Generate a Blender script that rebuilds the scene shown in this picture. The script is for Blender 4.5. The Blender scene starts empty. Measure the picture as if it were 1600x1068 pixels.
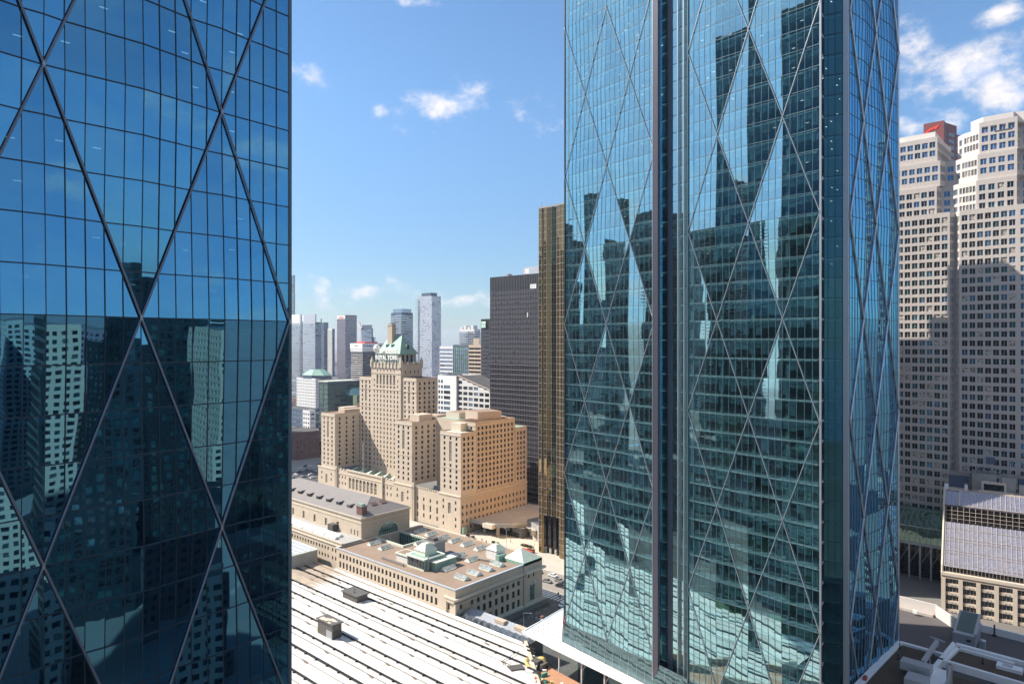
import bpy, math, random
from mathutils import Vector
random.seed(7)
sc=bpy.context.scene
COL=sc.collection
rad=math.radians
# ------------------------------------------------------------------ camera
F=1050.0; H=100.0; YH=534.0
TH=math.atan(941/1050.0); SN,CS=math.sin(TH),math.cos(TH)
cd=bpy.data.cameras.new('camera'); cam=bpy.data.objects.new('camera',cd); COL.objects.link(cam)
cd.sensor_width=36; cd.lens=36*F/1600; cd.clip_start=.5; cd.clip_end=60000
cam.location=(0,0,H); cam.rotation_euler=(rad(90),0,TH)
sc.camera=cam
# ------------------------------------------------------------------ light
SUN_AZ=239.0; SUN_EL=43.5          # azimuth clockwise from +Y
def azdir(a,e=0): return Vector((math.sin(rad(a))*math.cos(rad(e)),math.cos(rad(a))*math.cos(rad(e)),math.sin(rad(e))))
sd=azdir(SUN_AZ,SUN_EL)
sl=bpy.data.lights.new('sun','SUN'); sl.energy=5.0; sl.angle=rad(.53); sl.color=(1,.93,.82)
so=bpy.data.objects.new('sun',sl); COL.objects.link(so); so.rotation_euler=sd.to_track_quat('Z','Y').to_euler()
sc.view_settings.view_transform='Standard'; sc.view_settings.look='None'
sc.view_settings.exposure=.82; sc.view_settings.gamma=1
HAZE=.00010
# ------------------------------------------------------------------ node helpers
class N:
    def __init__(s,nt): s.nt=nt; s.n=nt.nodes; s.l=nt.links
    def new(s,t,ins=None,**kw):
        x=s.n.new(t)
        for k,v in kw.items(): setattr(x,k,v)
        for k,v in (ins or {}).items():
            if hasattr(v,'is_output') or isinstance(v,bpy.types.NodeSocket): s.l.new(v,x.inputs[k])
            else: x.inputs[k].default_value=v
        return x
    def m(s,op,a,b=None,c=None):
        x=s.n.new('ShaderNodeMath'); x.operation=op
        for i,v in enumerate((a,b,c)):
            if v is None: continue
            if isinstance(v,bpy.types.NodeSocket): s.l.new(v,x.inputs[i])
            else: x.inputs[i].default_value=v
        return x.outputs[0]
    def vm(s,op,a,b=None,out=0):
        x=s.n.new('ShaderNodeVectorMath'); x.operation=op
        for i,v in enumerate((a,b)):
            if v is None: continue
            if isinstance(v,bpy.types.NodeSocket): s.l.new(v,x.inputs[i])
            else: x.inputs[i].default_value=v
        return x.outputs[out]
    def mix(s,f,a,b):
        x=s.n.new('ShaderNodeMix'); x.data_type='RGBA'
        for k,v in ((0,f),(6,a),(7,b)):
            if isinstance(v,bpy.types.NodeSocket): s.l.new(v,x.inputs[k])
            else: x.inputs[k].default_value=v
        return x.outputs[2]
    def ramp(s,f,a,b):
        x=s.n.new('ShaderNodeMapRange'); x.interpolation_type='SMOOTHSTEP'
        s.l.new(f,x.inputs[0]); x.inputs[1].default_value=a; x.inputs[2].default_value=b
        return x.outputs[0]
# ------------------------------------------------------------------ sky with clouds
w=bpy.data.worlds.new('World'); sc.world=w; w.use_nodes=True
g=N(w.node_tree); g.n.clear()
sky=g.new('ShaderNodeTexSky',sky_type='NISHITA',sun_disc=False,sun_elevation=rad(SUN_EL),sun_rotation=rad(SUN_AZ),altitude=150,air_density=1.0,dust_density=.35,ozone_density=1.6)
tc=g.new('ShaderNodeTexCoord').outputs['Generated']
sep=g.new('ShaderNodeSeparateXYZ',{0:tc}); dz=sep.outputs[2]
skc=g.vm('MULTIPLY',sky.outputs[0],g.mix(g.ramp(dz,.0,.38),(.050,.062,.076,1),(.080,.100,.112,1)))
nz=g.new('ShaderNodeTexNoise',{'Vector':g.vm('MULTIPLY',tc,(1,1,1.45)),'Scale':17.0,'Detail':10.0,'Roughness':.62})
nv=g.m('SUBTRACT',nz.outputs[0],.5)
acc=None
def pdir(x,y):
    l,d=(x-800)/F,1.0
    return Vector((l*CS-d*SN,l*SN+d*CS,(YH-y)/F))
# pixel centre, half sizes (px), density
for (cx,cy,ax,ay,am) in ((484,121,44,22,1),(706,163,78,36,1.2),(840,178,40,20,.32),(622,178,26,14,.35),(1525,112,100,46,1.25),(1595,150,75,42,1.1),(1430,60,50,60,.55),(1440,195,75,24,.9),(560,452,150,18,.62),(700,470,95,15,.52),(640,3,60,10,.6),(1570,18,55,18,.8),
      (1700,60,160,40,.6),(500,470,60,16,.5),(1425,190,50,22,.7)):
    c=pdir(cx,cy); L=c.length; a,b=ax/F/L,ay/F/L; c.normalize()
    t=Vector((c.y,-c.x,0)).normalized(); u=t.cross(c)
    h=g.vm('DOT_PRODUCT',tc,tuple(t/a),1); v=g.vm('DOT_PRODUCT',tc,tuple(u/b),1)
    f=g.vm('DOT_PRODUCT',tc,tuple(c),1)
    q=g.m('ADD',g.m('MULTIPLY',h,h),g.m('MULTIPLY',v,v))
    k=g.m('MULTIPLY',g.m('SUBTRACT',1.0,g.m('SQRT',q)),.55*am)
    k=g.m('ADD',k,g.m('MULTIPLY',g.m('LESS_THAN',f,0),-9))
    acc=k if acc is None else g.m('MAXIMUM',acc,k)
dens=g.ramp(g.m('ADD',acc,g.m('MULTIPLY',nv,1.9)),.0,.62)
# scattered cloud over the rest of the sky (east and south), thin low bank on the horizon
dv=g.new('ShaderNodeCombineXYZ',{0:g.m('DIVIDE',sep.outputs[0],g.m('ADD',g.m('MAXIMUM',dz,0),.14)),1:g.m('DIVIDE',sep.outputs[1],g.m('ADD',g.m('MAXIMUM',dz,0),.14))})
n2=g.new('ShaderNodeTexNoise',{'Vector':dv.outputs[0],'Scale':1.1,'Detail':8.0,'Roughness':.55})
fwd=Vector((-SN,CS,0))
back=g.ramp(g.vm('DOT_PRODUCT',tc,tuple(fwd),1),.45,.15)
sc2=g.m('MULTIPLY',g.ramp(n2.outputs[0],.49,.72),back)
sc2=g.m('MAXIMUM',sc2,g.m('MULTIPLY',back,g.m('ADD',.10,g.m('MULTIPLY',n2.outputs[0],.35))))  # pale veil added over the unseen sky to brighten the mirrored facets
sc2=g.m('MULTIPLY',sc2,g.ramp(dz,-.0,.05))
cm=g.m('MULTIPLY',g.m('MAXIMUM',dens,sc2),.86)
ccol=g.mix(g.ramp(nz.outputs[0],.35,.62),(.46,.50,.62,1),(.69,.64,.61,1))
fin=g.mix(cm,skc,ccol)
bg=g.new('ShaderNodeBackground',{0:fin,1:1.0}); ow=g.new('ShaderNodeOutputWorld',{0:bg.outputs[0]})
# ------------------------------------------------------------------ position helpers (photo -> metres on the ground grid)
def Wd(lat,dep): return (lat*CS-dep*SN,lat*SN+dep*CS)
def at(x,y,z=0.0):
    d=F*(H-z)/(y-YH); a=Wd((x-800)/F*d,d); return Vector((a[0],a[1],z))
def depth(X,Y): return -X*SN+Y*CS
def onY(x,Y):
    a,b=Wd((x-800)/F,1); t=Y/b; return a*t,t
def onX(x,X):
    a,b=Wd((x-800)/F,1); t=X/a; return b*t,t
def zat(y,d): return H-(y-YH)*d/F
# ------------------------------------------------------------------ materials
def pm(name,c,rough=.8,var=.18,scale=.35,metal=0.0,spec=.4,streak=0.0,c2=None,bump=0.0,fine=6.0,stain=None,joint=0):
    m=bpy.data.materials.new(name); m.use_nodes=True; k=N(m.node_tree); k.n.clear()
    pos=k.new('ShaderNodeNewGeometry').outputs['Position']
    n1=k.new('ShaderNodeTexNoise',{'Vector':pos,'Scale':scale,'Detail':6.0,'Roughness':.65}).outputs[0]
    n3=k.new('ShaderNodeTexNoise',{'Vector':pos,'Scale':fine,'Detail':3.0}).outputs[0]
    f=k.m('ADD',k.m('MULTIPLY',k.m('SUBTRACT',n1,.5),2.2),k.m('MULTIPLY',k.m('SUBTRACT',n3,.5),.8))
    if streak:
        st=k.new('ShaderNodeTexNoise',{'Vector':k.vm('MULTIPLY',pos,(1.3,1.3,.07)),'Scale':1.0,'Detail':5.0}).outputs[0]
        f=k.m('ADD',f,k.m('MULTIPLY',k.m('SUBTRACT',st,.5),streak*3))
    f=k.m('ADD',k.m('MULTIPLY',f,.5),.5); f=k.m('MINIMUM',k.m('MAXIMUM',f,0),1)
    lo=c2 or tuple(x*(1-var) for x in c); hi=tuple(min(1,x*(1+var)) for x in c)
    col=k.mix(f,(*lo,1),(*hi,1))
    if stain:
        sn=k.new('ShaderNodeTexNoise',{'Vector':k.vm('MULTIPLY',pos,(.5,1.0,1)),'Scale':.45,'Detail':8.0,'Roughness':.75}).outputs[0]
        col=k.mix(k.m('MULTIPLY',k.ramp(sn,.53,.70),.8),col,(*stain,1))
    if joint:
        sp=k.new('ShaderNodeSeparateXYZ',{0:pos})
        jz=k.m('LESS_THAN',k.m('FRACT',k.m('DIVIDE',sp.outputs[2],joint)),.05)
        jx=k.m('LESS_THAN',k.m('FRACT',k.m('DIVIDE',k.m('ADD',sp.outputs[0],sp.outputs[1]),joint*1.6)),.04)
        col=k.mix(k.m('MULTIPLY',k.m('MAXIMUM',jz,jx),.30),col,(*[x*.5 for x in c],1))
    b=k.new('ShaderNodeBsdfPrincipled',{'Base Color':col,'Roughness':rough,'Metallic':metal,'Specular IOR Level':spec})
    if bump:
        bp=k.new('ShaderNodeBump',{'Height':n3,'Strength':.6,'Distance':bump}); k.l.new(bp.outputs[0],b.inputs['Normal'])
    k.new('ShaderNodeOutputMaterial',{0:b.outputs[0]})
    return m
def glassm(name,c,rough=.03,refl=(.9,.95,1),f0=.12,wave=.004,wscale=.5,vary=2.2):
    """window glass seen from outside: dark room behind, sky mirrored by Fresnel"""
    m=bpy.data.materials.new(name); m.use_nodes=True; k=N(m.node_tree); k.n.clear()
    ge=k.new('ShaderNodeNewGeometry'); pos=ge.outputs['Position']
    wn=k.new('ShaderNodeTexNoise',{'Vector':pos,'Scale':wscale,'Detail':2.0}).outputs['Color']
    wv=k.vm('SCALE',k.vm('SUBTRACT',wn,(.5,.5,.5)),None); wv.node.inputs['Scale'].default_value=wave*4
    nn=k.vm('NORMALIZE',k.vm('ADD',ge.outputs['Normal'],wv))
    cell=k.new('ShaderNodeTexNoise',{'Vector':pos,'Scale':.9,'Detail':1.0}).outputs[0]
    col=k.mix(k.ramp(cell,.4,.6),(*c,1),(*[min(1,x*vary+.01) for x in c],1))
    d=k.new('ShaderNodeBsdfDiffuse',{0:col}); gl=k.new('ShaderNodeBsdfGlossy',{0:(*refl,1),1:rough,'Normal':nn})
    lw=k.new('ShaderNodeLayerWeight',{0:.5}); fr=k.m('MULTIPLY',k.m('POWER',lw.outputs['Facing'],4.0),1-f0)
    mx=k.new('ShaderNodeMixShader',{0:k.m('ADD',fr,f0),1:d.outputs[0],2:gl.outputs[0]})
    k.new('ShaderNodeOutputMaterial',{0:mx.outputs[0]}); return m
def towerglass(name,refl,trans,f0,wave,pane):
    m=bpy.data.materials.new(name); m.use_nodes=True; k=N(m.node_tree); k.n.clear()
    ge=k.new('ShaderNodeNewGeometry'); pos=ge.outputs['Position']
    uv=k.new('ShaderNodeUVMap').outputs[0]
    fl=k.vm('FLOOR',uv)
    wn=k.new('ShaderNodeTexWhiteNoise',{'Vector':fl},noise_dimensions='2D')
    a=k.vm('SCALE',k.vm('SUBTRACT',wn.outputs['Color'],(.5,.5,.5)),None); a.node.inputs['Scale'].default_value=pane
    n1=k.new('ShaderNodeTexNoise',{'Vector':k.vm('MULTIPLY',pos,(1,1,.45)),'Scale':.5,'Detail':2.0}).outputs['Color']
    b=k.vm('SCALE',k.vm('SUBTRACT',n1,(.5,.5,.5)),None); b.node.inputs['Scale'].default_value=wave
    # slight pillowing of each sealed unit
    fr=k.vm('SUBTRACT',k.vm('FRACTION',uv),(.5,.5,0)); 
    s2=k.new('ShaderNodeSeparateXYZ',{0:fr})
    pil=k.new('ShaderNodeCombineXYZ',{2:k.m('MULTIPLY',s2.outputs[1],pane*1.4)}).outputs[0]
    nn=k.vm('NORMALIZE',k.vm('ADD',k.vm('ADD',k.vm('ADD',ge.outputs['Normal'],a),b),pil))
    tint=k.mix(wn.outputs['Value'],(*[x*.9 for x in refl],1),(*refl,1))
    gl=k.new('ShaderNodeBsdfGlossy',{0:tint,1:.012,'Normal':nn})
    tr=k.new('ShaderNodeBsdfTransparent',{0:(*trans,1)})
    lw=k.new('ShaderNodeLayerWeight',{0:.5}); fc=k.m('MULTIPLY',k.m('POWER',lw.outputs['Facing'],3.0),1-f0)
    mx=k.new('ShaderNodeMixShader',{0:k.m('ADD',fc,f0),1:tr.outputs[0],2:gl.outputs[0]})
    k.new('ShaderNodeOutputMaterial',{0:mx.outputs[0]}); return m
def emis(name,c,s):
    m=bpy.data.materials.new(name); m.use_nodes=True; k=N(m.node_tree); k.n.clear()
    e=k.new('ShaderNodeEmission',{0:(*c,1),1:s}); k.new('ShaderNodeOutputMaterial',{0:e.outputs[0]}); return m
M={}
M['ground']=pm('city_ground',(.16,.15,.14),.9,.35,.02)
M['asphalt']=pm('asphalt',(.075,.073,.07),.9,.3,.15)
M['roadlight']=pm('worn_concrete_road',(.27,.24,.21),.9,.22,.12)
M['pave']=pm('pale_paving',(.46,.42,.36),.85,.2,.25)
M['darkpave']=pm('dark_paving',(.10,.105,.10),.6,.45,.25)  # dark grey paving with broad mottled tone
M['paint']=pm('road_paint',(.75,.74,.7),.7,.1)
M['stone']=pm('buff_limestone',(.54,.45,.355),.85,.16,.3,streak=.6)
M['stone2']=pm('tan_limestone',(.46,.37,.285),.85,.17,.25,streak=.65)
M['winframe']=pm('dark_window_frame',(.06,.055,.05),.6,.1)
M['trim']=pm('pale_stone_trim',(.56,.485,.39),.8,.12,.6)
M['gravel']=pm('brown_roof_gravel',(.27,.195,.145),.95,.28,.12,fine=9)
M['roofgrey']=pm('grey_metal_roof',(.215,.19,.175),.55,.16,.2,streak=.3)
M['roofdark']=pm('dark_roof',(.09,.085,.08),.9,.3,.2)
M['copper']=pm('green_copper',(.23,.36,.29),.6,.22,.4,streak=.6)
M['palecopper']=pm('pale_green_copper',(.50,.55,.46),.6,.18,.4,streak=.5)
M['curb']=pm('pale_green_curb',(.62,.66,.55),.6,.12)
M['white']=pm('white_paint',(.78,.78,.76),.6,.06)
M['membrane']=pm('shed_membrane',(.74,.725,.70),.8,.06,.16,c2=(.50,.45,.39),fine=1.1,stain=(.36,.30,.24))
M['membrown']=pm('stained_membrane',(.42,.34,.26),.9,.25,.25,c2=(.22,.17,.13),fine=1.5)
M['black']=pm('black_steel',(.018,.018,.02),.6,.3)
M['soot']=pm('soot_stain',(.16,.125,.10),.9,.3,.6)
M['duct']=pm('brown_grey_metal',(.115,.105,.10),.6,.2,.5,streak=.5)
M['steel']=pm('grey_steel',(.40,.41,.43),.45,.1,metal=.3)
M['steeldk']=pm('dark_mullion',(.022,.028,.035),.4,.2)
M['mullion']=pm('mid_mullion',(.10,.13,.15),.4,.2,metal=.4)
M['finlight']=pm('pale_fin',(.13,.20,.23),.4,.1,metal=.3)
M['alu']=pm('aluminium',(.55,.57,.6),.35,.08,metal=.7)
M['concrete']=pm('concrete',(.36,.35,.33),.85,.2,.4,streak=.5)
M['cream']=pm('cream_granite',(.455,.405,.37),.75,.09,.5,joint=1.28,streak=.25)
M['creamlt']=pm('pale_granite',(.56,.515,.48),.75,.06,.5)
M['red']=pm('red_granite',(.20,.055,.05),.5,.15,.3)
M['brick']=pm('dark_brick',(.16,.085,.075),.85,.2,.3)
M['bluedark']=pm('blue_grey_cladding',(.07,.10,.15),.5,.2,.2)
M['whitewall']=pm('white_cladding',(.66,.64,.62),.7,.08,.3)
M['lilac']=pm('mauve_cladding',(.20,.16,.19),.6,.15,.3)
M['greyclad']=pm('pale_grey_cladding',(.42,.45,.50),.5,.12,.3)
M['beige']=pm('beige_precast',(.48,.38,.30),.8,.1,.3)
M['darkmetal']=pm('dark_bronze_steel',(.020,.019,.022),.45,.2,.3)
M['tile']=pm('terracotta_deck',(.42,.22,.13),.85,.2,.5)
M['soil']=pm('brown_planting_bed',(.085,.06,.04),.95,.45,.5,bump=.08)
M['roofgravel']=pm('grey_roof_gravel',(.10,.09,.088),.95,.2,.4,fine=7)
M['pwhite']=pm('white_parapet',(.74,.74,.73),.6,.06)
M['yellow']=pm('yellow_machine_paint',(.60,.45,.16),.6,.2)
M['orange']=pm('orange_hi_vis',(.85,.10,.02),.8,.15)
M['skin']=pm('skin',(.45,.28,.2),.7,.1)
M['redcar']=pm('red_paint',(.35,.05,.04),.3,.1)
M['whitecar']=pm('white_car_paint',(.75,.75,.75),.25,.05)
M['bluecar']=pm('dark_car_paint',(.03,.035,.045),.25,.1)
M['silvercar']=pm('silver_car_paint',(.4,.41,.42),.25,.05,metal=.5)
M['rubber']=pm('tyre_rubber',(.02,.02,.02),.9,.1)
M['bark']=pm('bark',(.12,.09,.07),.95,.3)
M['teal']=pm('teal_net',(.05,.35,.28),.8,.2)
M['g0']=glassm('window_dark',(.008,.009,.011),f0=.07)
M['g1']=glassm('window_mid',(.035,.04,.045),f0=.10)
M['g2']=glassm('window_blind',(.22,.20,.17),f0=.06)
M['gteal']=glassm('window_teal',(.012,.035,.038),vary=1.5,f0=.16,refl=(.7,.9,1))
M['gblue']=glassm('glass_blue',(.03,.06,.10),f0=.35,refl=(.75,.85,1),wave=.006)
M['ggreen']=glassm('glass_green',(.02,.05,.04),f0=.3,refl=(.7,.95,.85),wave=.01)
M['gold']=glassm('gold_glass',(.10,.06,.015),rough=.15,f0=.9,refl=(1.0,.58,.20),wave=.030,wscale=.16)
M['goldc']=glassm('gold_glass_south',(.05,.035,.014),rough=.02,f0=.22,refl=(1.0,.66,.30),wave=.018,wscale=.25,vary=1.2)
M['lav']=glassm('lavender_roof_glass',(.15,.145,.175),f0=.22,vary=1.25,refl=(.85,.87,.97),wave=.004)
M['skyg']=glassm('rooflight_glass',(.16,.17,.15),f0=.12,refl=(.9,.95,1))
M['darkglass']=glassm('bronze_glass',(.010,.009,.010),f0=.06,refl=(.8,.78,.85),wave=.004,vary=1.1)
M['slabedge']=pm('office_ceiling',(.55,.60,.60),.8,.08,.4)
M['core']=pm('core_wall',(.34,.38,.39),.8,.25,.15)
M['blind']=pm('roller_blind',(.15,.23,.25),.85,.3,.6)
M['lamp']=emis('ceiling_lamp',(1,.93,.8),1.6)
M['tgL']=towerglass('blue_curtain_glass',(.19,.56,.87),(.10,.22,.29),.50,.009,.007)
M['tgR']=towerglass('teal_curtain_glass',(.58,.93,1.0),(.50,.73,.80),.47,.006,.005)
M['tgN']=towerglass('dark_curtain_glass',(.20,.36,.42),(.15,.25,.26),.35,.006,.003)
M['tgD']=towerglass('shadow_curtain_glass',(.10,.30,.38),(.30,.50,.55),.30,.006,.003)  # shade of the east corner recess put into a darker glass tint
M['tgC']=towerglass('blue_curtain_glass_east',(.25,.68,.98),(.15,.30,.34),.50,.008,.003)
M['sign']=pm('sign_white',(.86,.83,.78),.5,.03)
M['signgreen']=pm('sign_green',(.05,.30,.12),.5,.05)
M['signred']=pm('sign_red',(.75,.05,.03),.5,.05)
M['lidgreen']=pm('grey_green_lid',(.10,.13,.12),.8,.2,.6)
M['colmauve']=pm('mauve_grey_metal',(.085,.09,.12),.4,.1,metal=.3)
M['barsteel']=pm('blue_grey_bar',(.13,.15,.19),.35,.1,metal=.5)
M['barlight']=pm('grey_bar',(.27,.29,.33),.4,.1,metal=.3)
M['ribgrey']=pm('grey_rib',(.17,.17,.19),.5,.1)
M['signblue']=pm('sign_blue',(.06,.09,.25),.5,.05)
# ------------------------------------------------------------------ objects
def tag(o,label=None,cat=None,group=None,kind=None):
    if label: o['label']=label
    if cat: o['category']=cat
    if group: o['group']=group
    if kind: o['kind']=kind
    return o
def empty(name,loc,label,cat,group=None,rz=0):
    o=bpy.data.objects.new(name,None); COL.objects.link(o); o.location=loc; o.rotation_euler=(0,0,rz)
    o.empty_display_size=1; return tag(o,label,cat,group)
class MB:
    def __init__(s): s.v=[]; s.f=[]; s.mi=[]; s.mats=[]; s.uv={}
    def mat(s,n):
        if n not in s.mats: s.mats.append(n)
        return s.mats.index(n)
    def poly(s,pts,m,uv=None):
        i=len(s.v); s.v+= [tuple(p) for p in pts]; s.f.append(tuple(range(i,i+len(pts)))); s.mi.append(s.mat(m))
        if uv: s.uv[len(s.f)-1]=uv
    def box(s,x0,x1,y0,y1,z0,z1,m,bottom=True):
        p=[(x0,y0,z0),(x1,y0,z0),(x1,y1,z0),(x0,y1,z0),(x0,y0,z1),(x1,y0,z1),(x1,y1,z1),(x0,y1,z1)]
        i=len(s.v); s.v+=p; k=s.mat(m)
        for f in ((0,1,5,4),(1,2,6,5),(2,3,7,6),(3,0,4,7),(4,5,6,7))+(((3,2,1,0),) if bottom else ()):
            s.f.append(tuple(i+a for a in f)); s.mi.append(k)
    def obox(s,o,u,a0,a1,b0,b1,z0,z1,m):
        """box in a frame: u along, n=inward normal (left of u)"""
        n=Vector((-u.y,u.x,0)); q=lambda a,b,z:(o.x+u.x*a+n.x*b,o.y+u.y*a+n.y*b,z)
        p=[q(a0,b0,z0),q(a1,b0,z0),q(a1,b1,z0),q(a0,b1,z0),q(a0,b0,z1),q(a1,b0,z1),q(a1,b1,z1),q(a0,b1,z1)]
        i=len(s.v); s.v+=p; k=s.mat(m)
        for f in ((0,1,5,4),(1,2,6,5),(2,3,7,6),(3,0,4,7),(4,5,6,7),(3,2,1,0)): s.f.append(tuple(i+a for a in f)); s.mi.append(k)
    def prism(s,pts,z0,z1,m,top=None):
        """pts counter-clockwise plan polygon"""
        n=len(pts); i=len(s.v)
        s.v+=[(p[0],p[1],z0) for p in pts]+[(p[0],p[1],z1) for p in pts]; k=s.mat(m); kt=s.mat(top or m)
        for a in range(n): s.f.append((i+a,i+(a+1)%n,i+n+(a+1)%n,i+n+a)); s.mi.append(k)
        s.f.append(tuple(range(i+n,i+2*n))); s.mi.append(kt)
        s.f.append(tuple(range(i+n-1,i-1,-1))); s.mi.append(k)
    def tube(s,a,b,r,m,n=6,r2=None):
        a=Vector(a); b=Vector(b); d=(b-a).normalized(); x=d.orthogonal().normalized(); y=d.cross(x); r2=r if r2 is None else r2
        i=len(s.v); k=s.mat(m)
        for P,R in ((a,r),(b,r2)):
            for t in range(n):
                c=math.cos(2*math.pi*t/n); q=math.sin(2*math.pi*t/n); s.v.append(tuple(P+x*c*R+y*q*R))
        for t in range(n): s.f.append((i+t,i+(t+1)%n,i+n+(t+1)%n,i+n+t)); s.mi.append(k)
        s.f.append(tuple(range(i+n-1,i-1,-1))); s.mi.append(k); s.f.append(tuple(range(i+n,i+2*n))); s.mi.append(k)
    def lathe(s,o,prof,m,n=12):
        i=len(s.v); k=s.mat(m)
        for r,z in prof:
            for t in range(n): s.v.append((o[0]+r*math.cos(2*math.pi*t/n),o[1]+r*math.sin(2*math.pi*t/n),o[2]+z))
        for j in range(len(prof)-1):
            for t in range(n): s.f.append((i+j*n+t,i+j*n+(t+1)%n,i+(j+1)*n+(t+1)%n,i+(j+1)*n+t)); s.mi.append(k)
        s.f.append(tuple(i+(len(prof)-1)*n+t for t in range(n))); s.mi.append(k)
    def facade(s,o,u,L,z0,z1,wins,m,rec=.3,back=None):
        """wall from o along u (outside on the right of u), windows (a0,a1,b0,b1) left open with reveals"""
        us=sorted({0.0,L}|{round(c,3) for q in wins for c in q[:2]}); zs=sorted({z0,z1}|{round(c,3) for q in wins for c in q[2:4]})
        ui={c:i for i,c in enumerate(us)}; zi={c:i for i,c in enumerate(zs)}
        hole=set()
        for q in wins:
            for a in range(ui[round(q[0],3)],ui[round(q[1],3)]):
                for b in range(zi[round(q[2],3)],zi[round(q[3],3)]): hole.add((a,b))
        n=Vector((-u.y,u.x,0)); k=s.mat(m); base=len(s.v)
        for zc in zs:
            for a in us: s.v.append((o.x+u.x*a,o.y+u.y*a,zc))
        W_=len(us)
        for b in range(len(zs)-1):
            a=0
            while a<W_-1:
                if (a,b) in hole: a+=1; continue
                e=a
                while e<W_-1 and (e,b) not in hole: e+=1
                s.f.append((base+b*W_+a,base+b*W_+e,base+(b+1)*W_+e,base+(b+1)*W_+a)); s.mi.append(k); a=e
        if rec:
            for q in wins:
                P=lambda a,z,d:(o.x+u.x*a+n.x*d,o.y+u.y*a+n.y*d,z)
                a0,a1,b0,b1=q[:4]
                for A,B in (((a0,b0),(a0,b1)),((a0,b1),(a1,b1)),((a1,b1),(a1,b0)),((a1,b0),(a0,b0))):
                    s.poly([P(A[0],A[1],0),P(B[0],B[1],0),P(B[0],B[1],rec),P(A[0],A[1],rec)],m)
    def build(s,name,root=None,label=None,kind=None,off=None,smooth=False):
        if not s.f: return None
        me=bpy.data.meshes.new(name)
        o_=off if off is not None else (root.location if root else Vector((0,0,0)))
        me.from_pydata([(v[0]-o_[0],v[1]-o_[1],v[2]-o_[2]) for v in s.v],[],s.f)
        for n in s.mats: me.materials.append(M[n])
        me.polygons.foreach_set('material_index',s.mi)
        if smooth: me.polygons.foreach_set('use_smooth',[True]*len(s.f))
        if s.uv:
            ul=me.uv_layers.new(name='UVMap')
            for fi,uvs in s.uv.items():
                for j,li in enumerate(me.polygons[fi].loop_indices): ul.data[li].uv=uvs[j]
        me.update()
        o=bpy.data.objects.new(name,me); COL.objects.link(o)
        if root: o.parent=root
        elif off is not None: o.location=off
        if label: o['label']=label
        if kind: o['kind']=kind
        return o
def one(name,mb,label,cat,loc=None,group=None):
    """a thing that is a single mesh"""
    o=mb.build(name,off=Vector(loc) if loc is not None else Vector((0,0,0))); return tag(o,label,cat,group)
def struct(name,mb): o=mb.build(name); o['kind']='structure'; return o
E_=Vector((1,0,0)); N_=Vector((0,1,0)); W_=Vector((-1,0,0)); S_=Vector((0,-1,0))
WCACHE={}
def winmesh(w,h,style,var):
    key=(round(w,2),round(h,2),style,var)
    if key in WCACHE: return WCACHE[key]
    b=MB(); addwin(b,Vector((0,0,0)),E_,0,w,0,h,style,var)
    me=bpy.data.meshes.new('window'); me.from_pydata(b.v,[],b.f)
    for n in b.mats: me.materials.append(M[n])
    me.polygons.foreach_set('material_index',b.mi); me.update(); WCACHE[key]=me; return me
def addwin(b,o,u,a0,a1,z0,z1,style,var):
    """style: (frame material, columns, rows, bar width, glasses)"""
    fm,nc,nr,bw,gs=style
    n=Vector((-u.y,u.x,0)); P=lambda a,d,z:(o.x+u.x*a+n.x*d,o.y+u.y*a+n.y*d,z)
    gm=gs[var%len(gs)]
    b.poly([P(a0,0,z0),P(a1,0,z0),P(a1,0,z1),P(a0,0,z1)],gm)
    if bw:
        d0,d1=-.06,-.005
        def bar(p,q,r,t):
            b.poly([P(p,d0,r),P(q,d0,r),P(q,d0,t),P(p,d0,t)],fm)
            b.poly([P(p,d0,r),P(p,d0,t),P(p,d1,t),P(p,d1,r)],fm); b.poly([P(q,d0,r),P(q,d1,r),P(q,d1,t),P(q,d0,t)],fm)
            b.poly([P(p,d0,t),P(q,d0,t),P(q,d1,t),P(p,d1,t)],fm)
        for i in range(nc+1):
            c=a0+(a1-a0)*i/nc; c=min(max(c,a0+bw/2),a1-bw/2); bar(c-bw/2,c+bw/2,z0,z1)
        for i in range(nr+1):
            c=z0+(z1-z0)*i/nr; c=min(max(c,z0+bw/2),z1-bw/2)
            for j in range(nc): bar(a0+(a1-a0)*j/nc+bw/2,a0+(a1-a0)*(j+1)/nc-bw/2,c-bw/2,c+bw/2)
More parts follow.
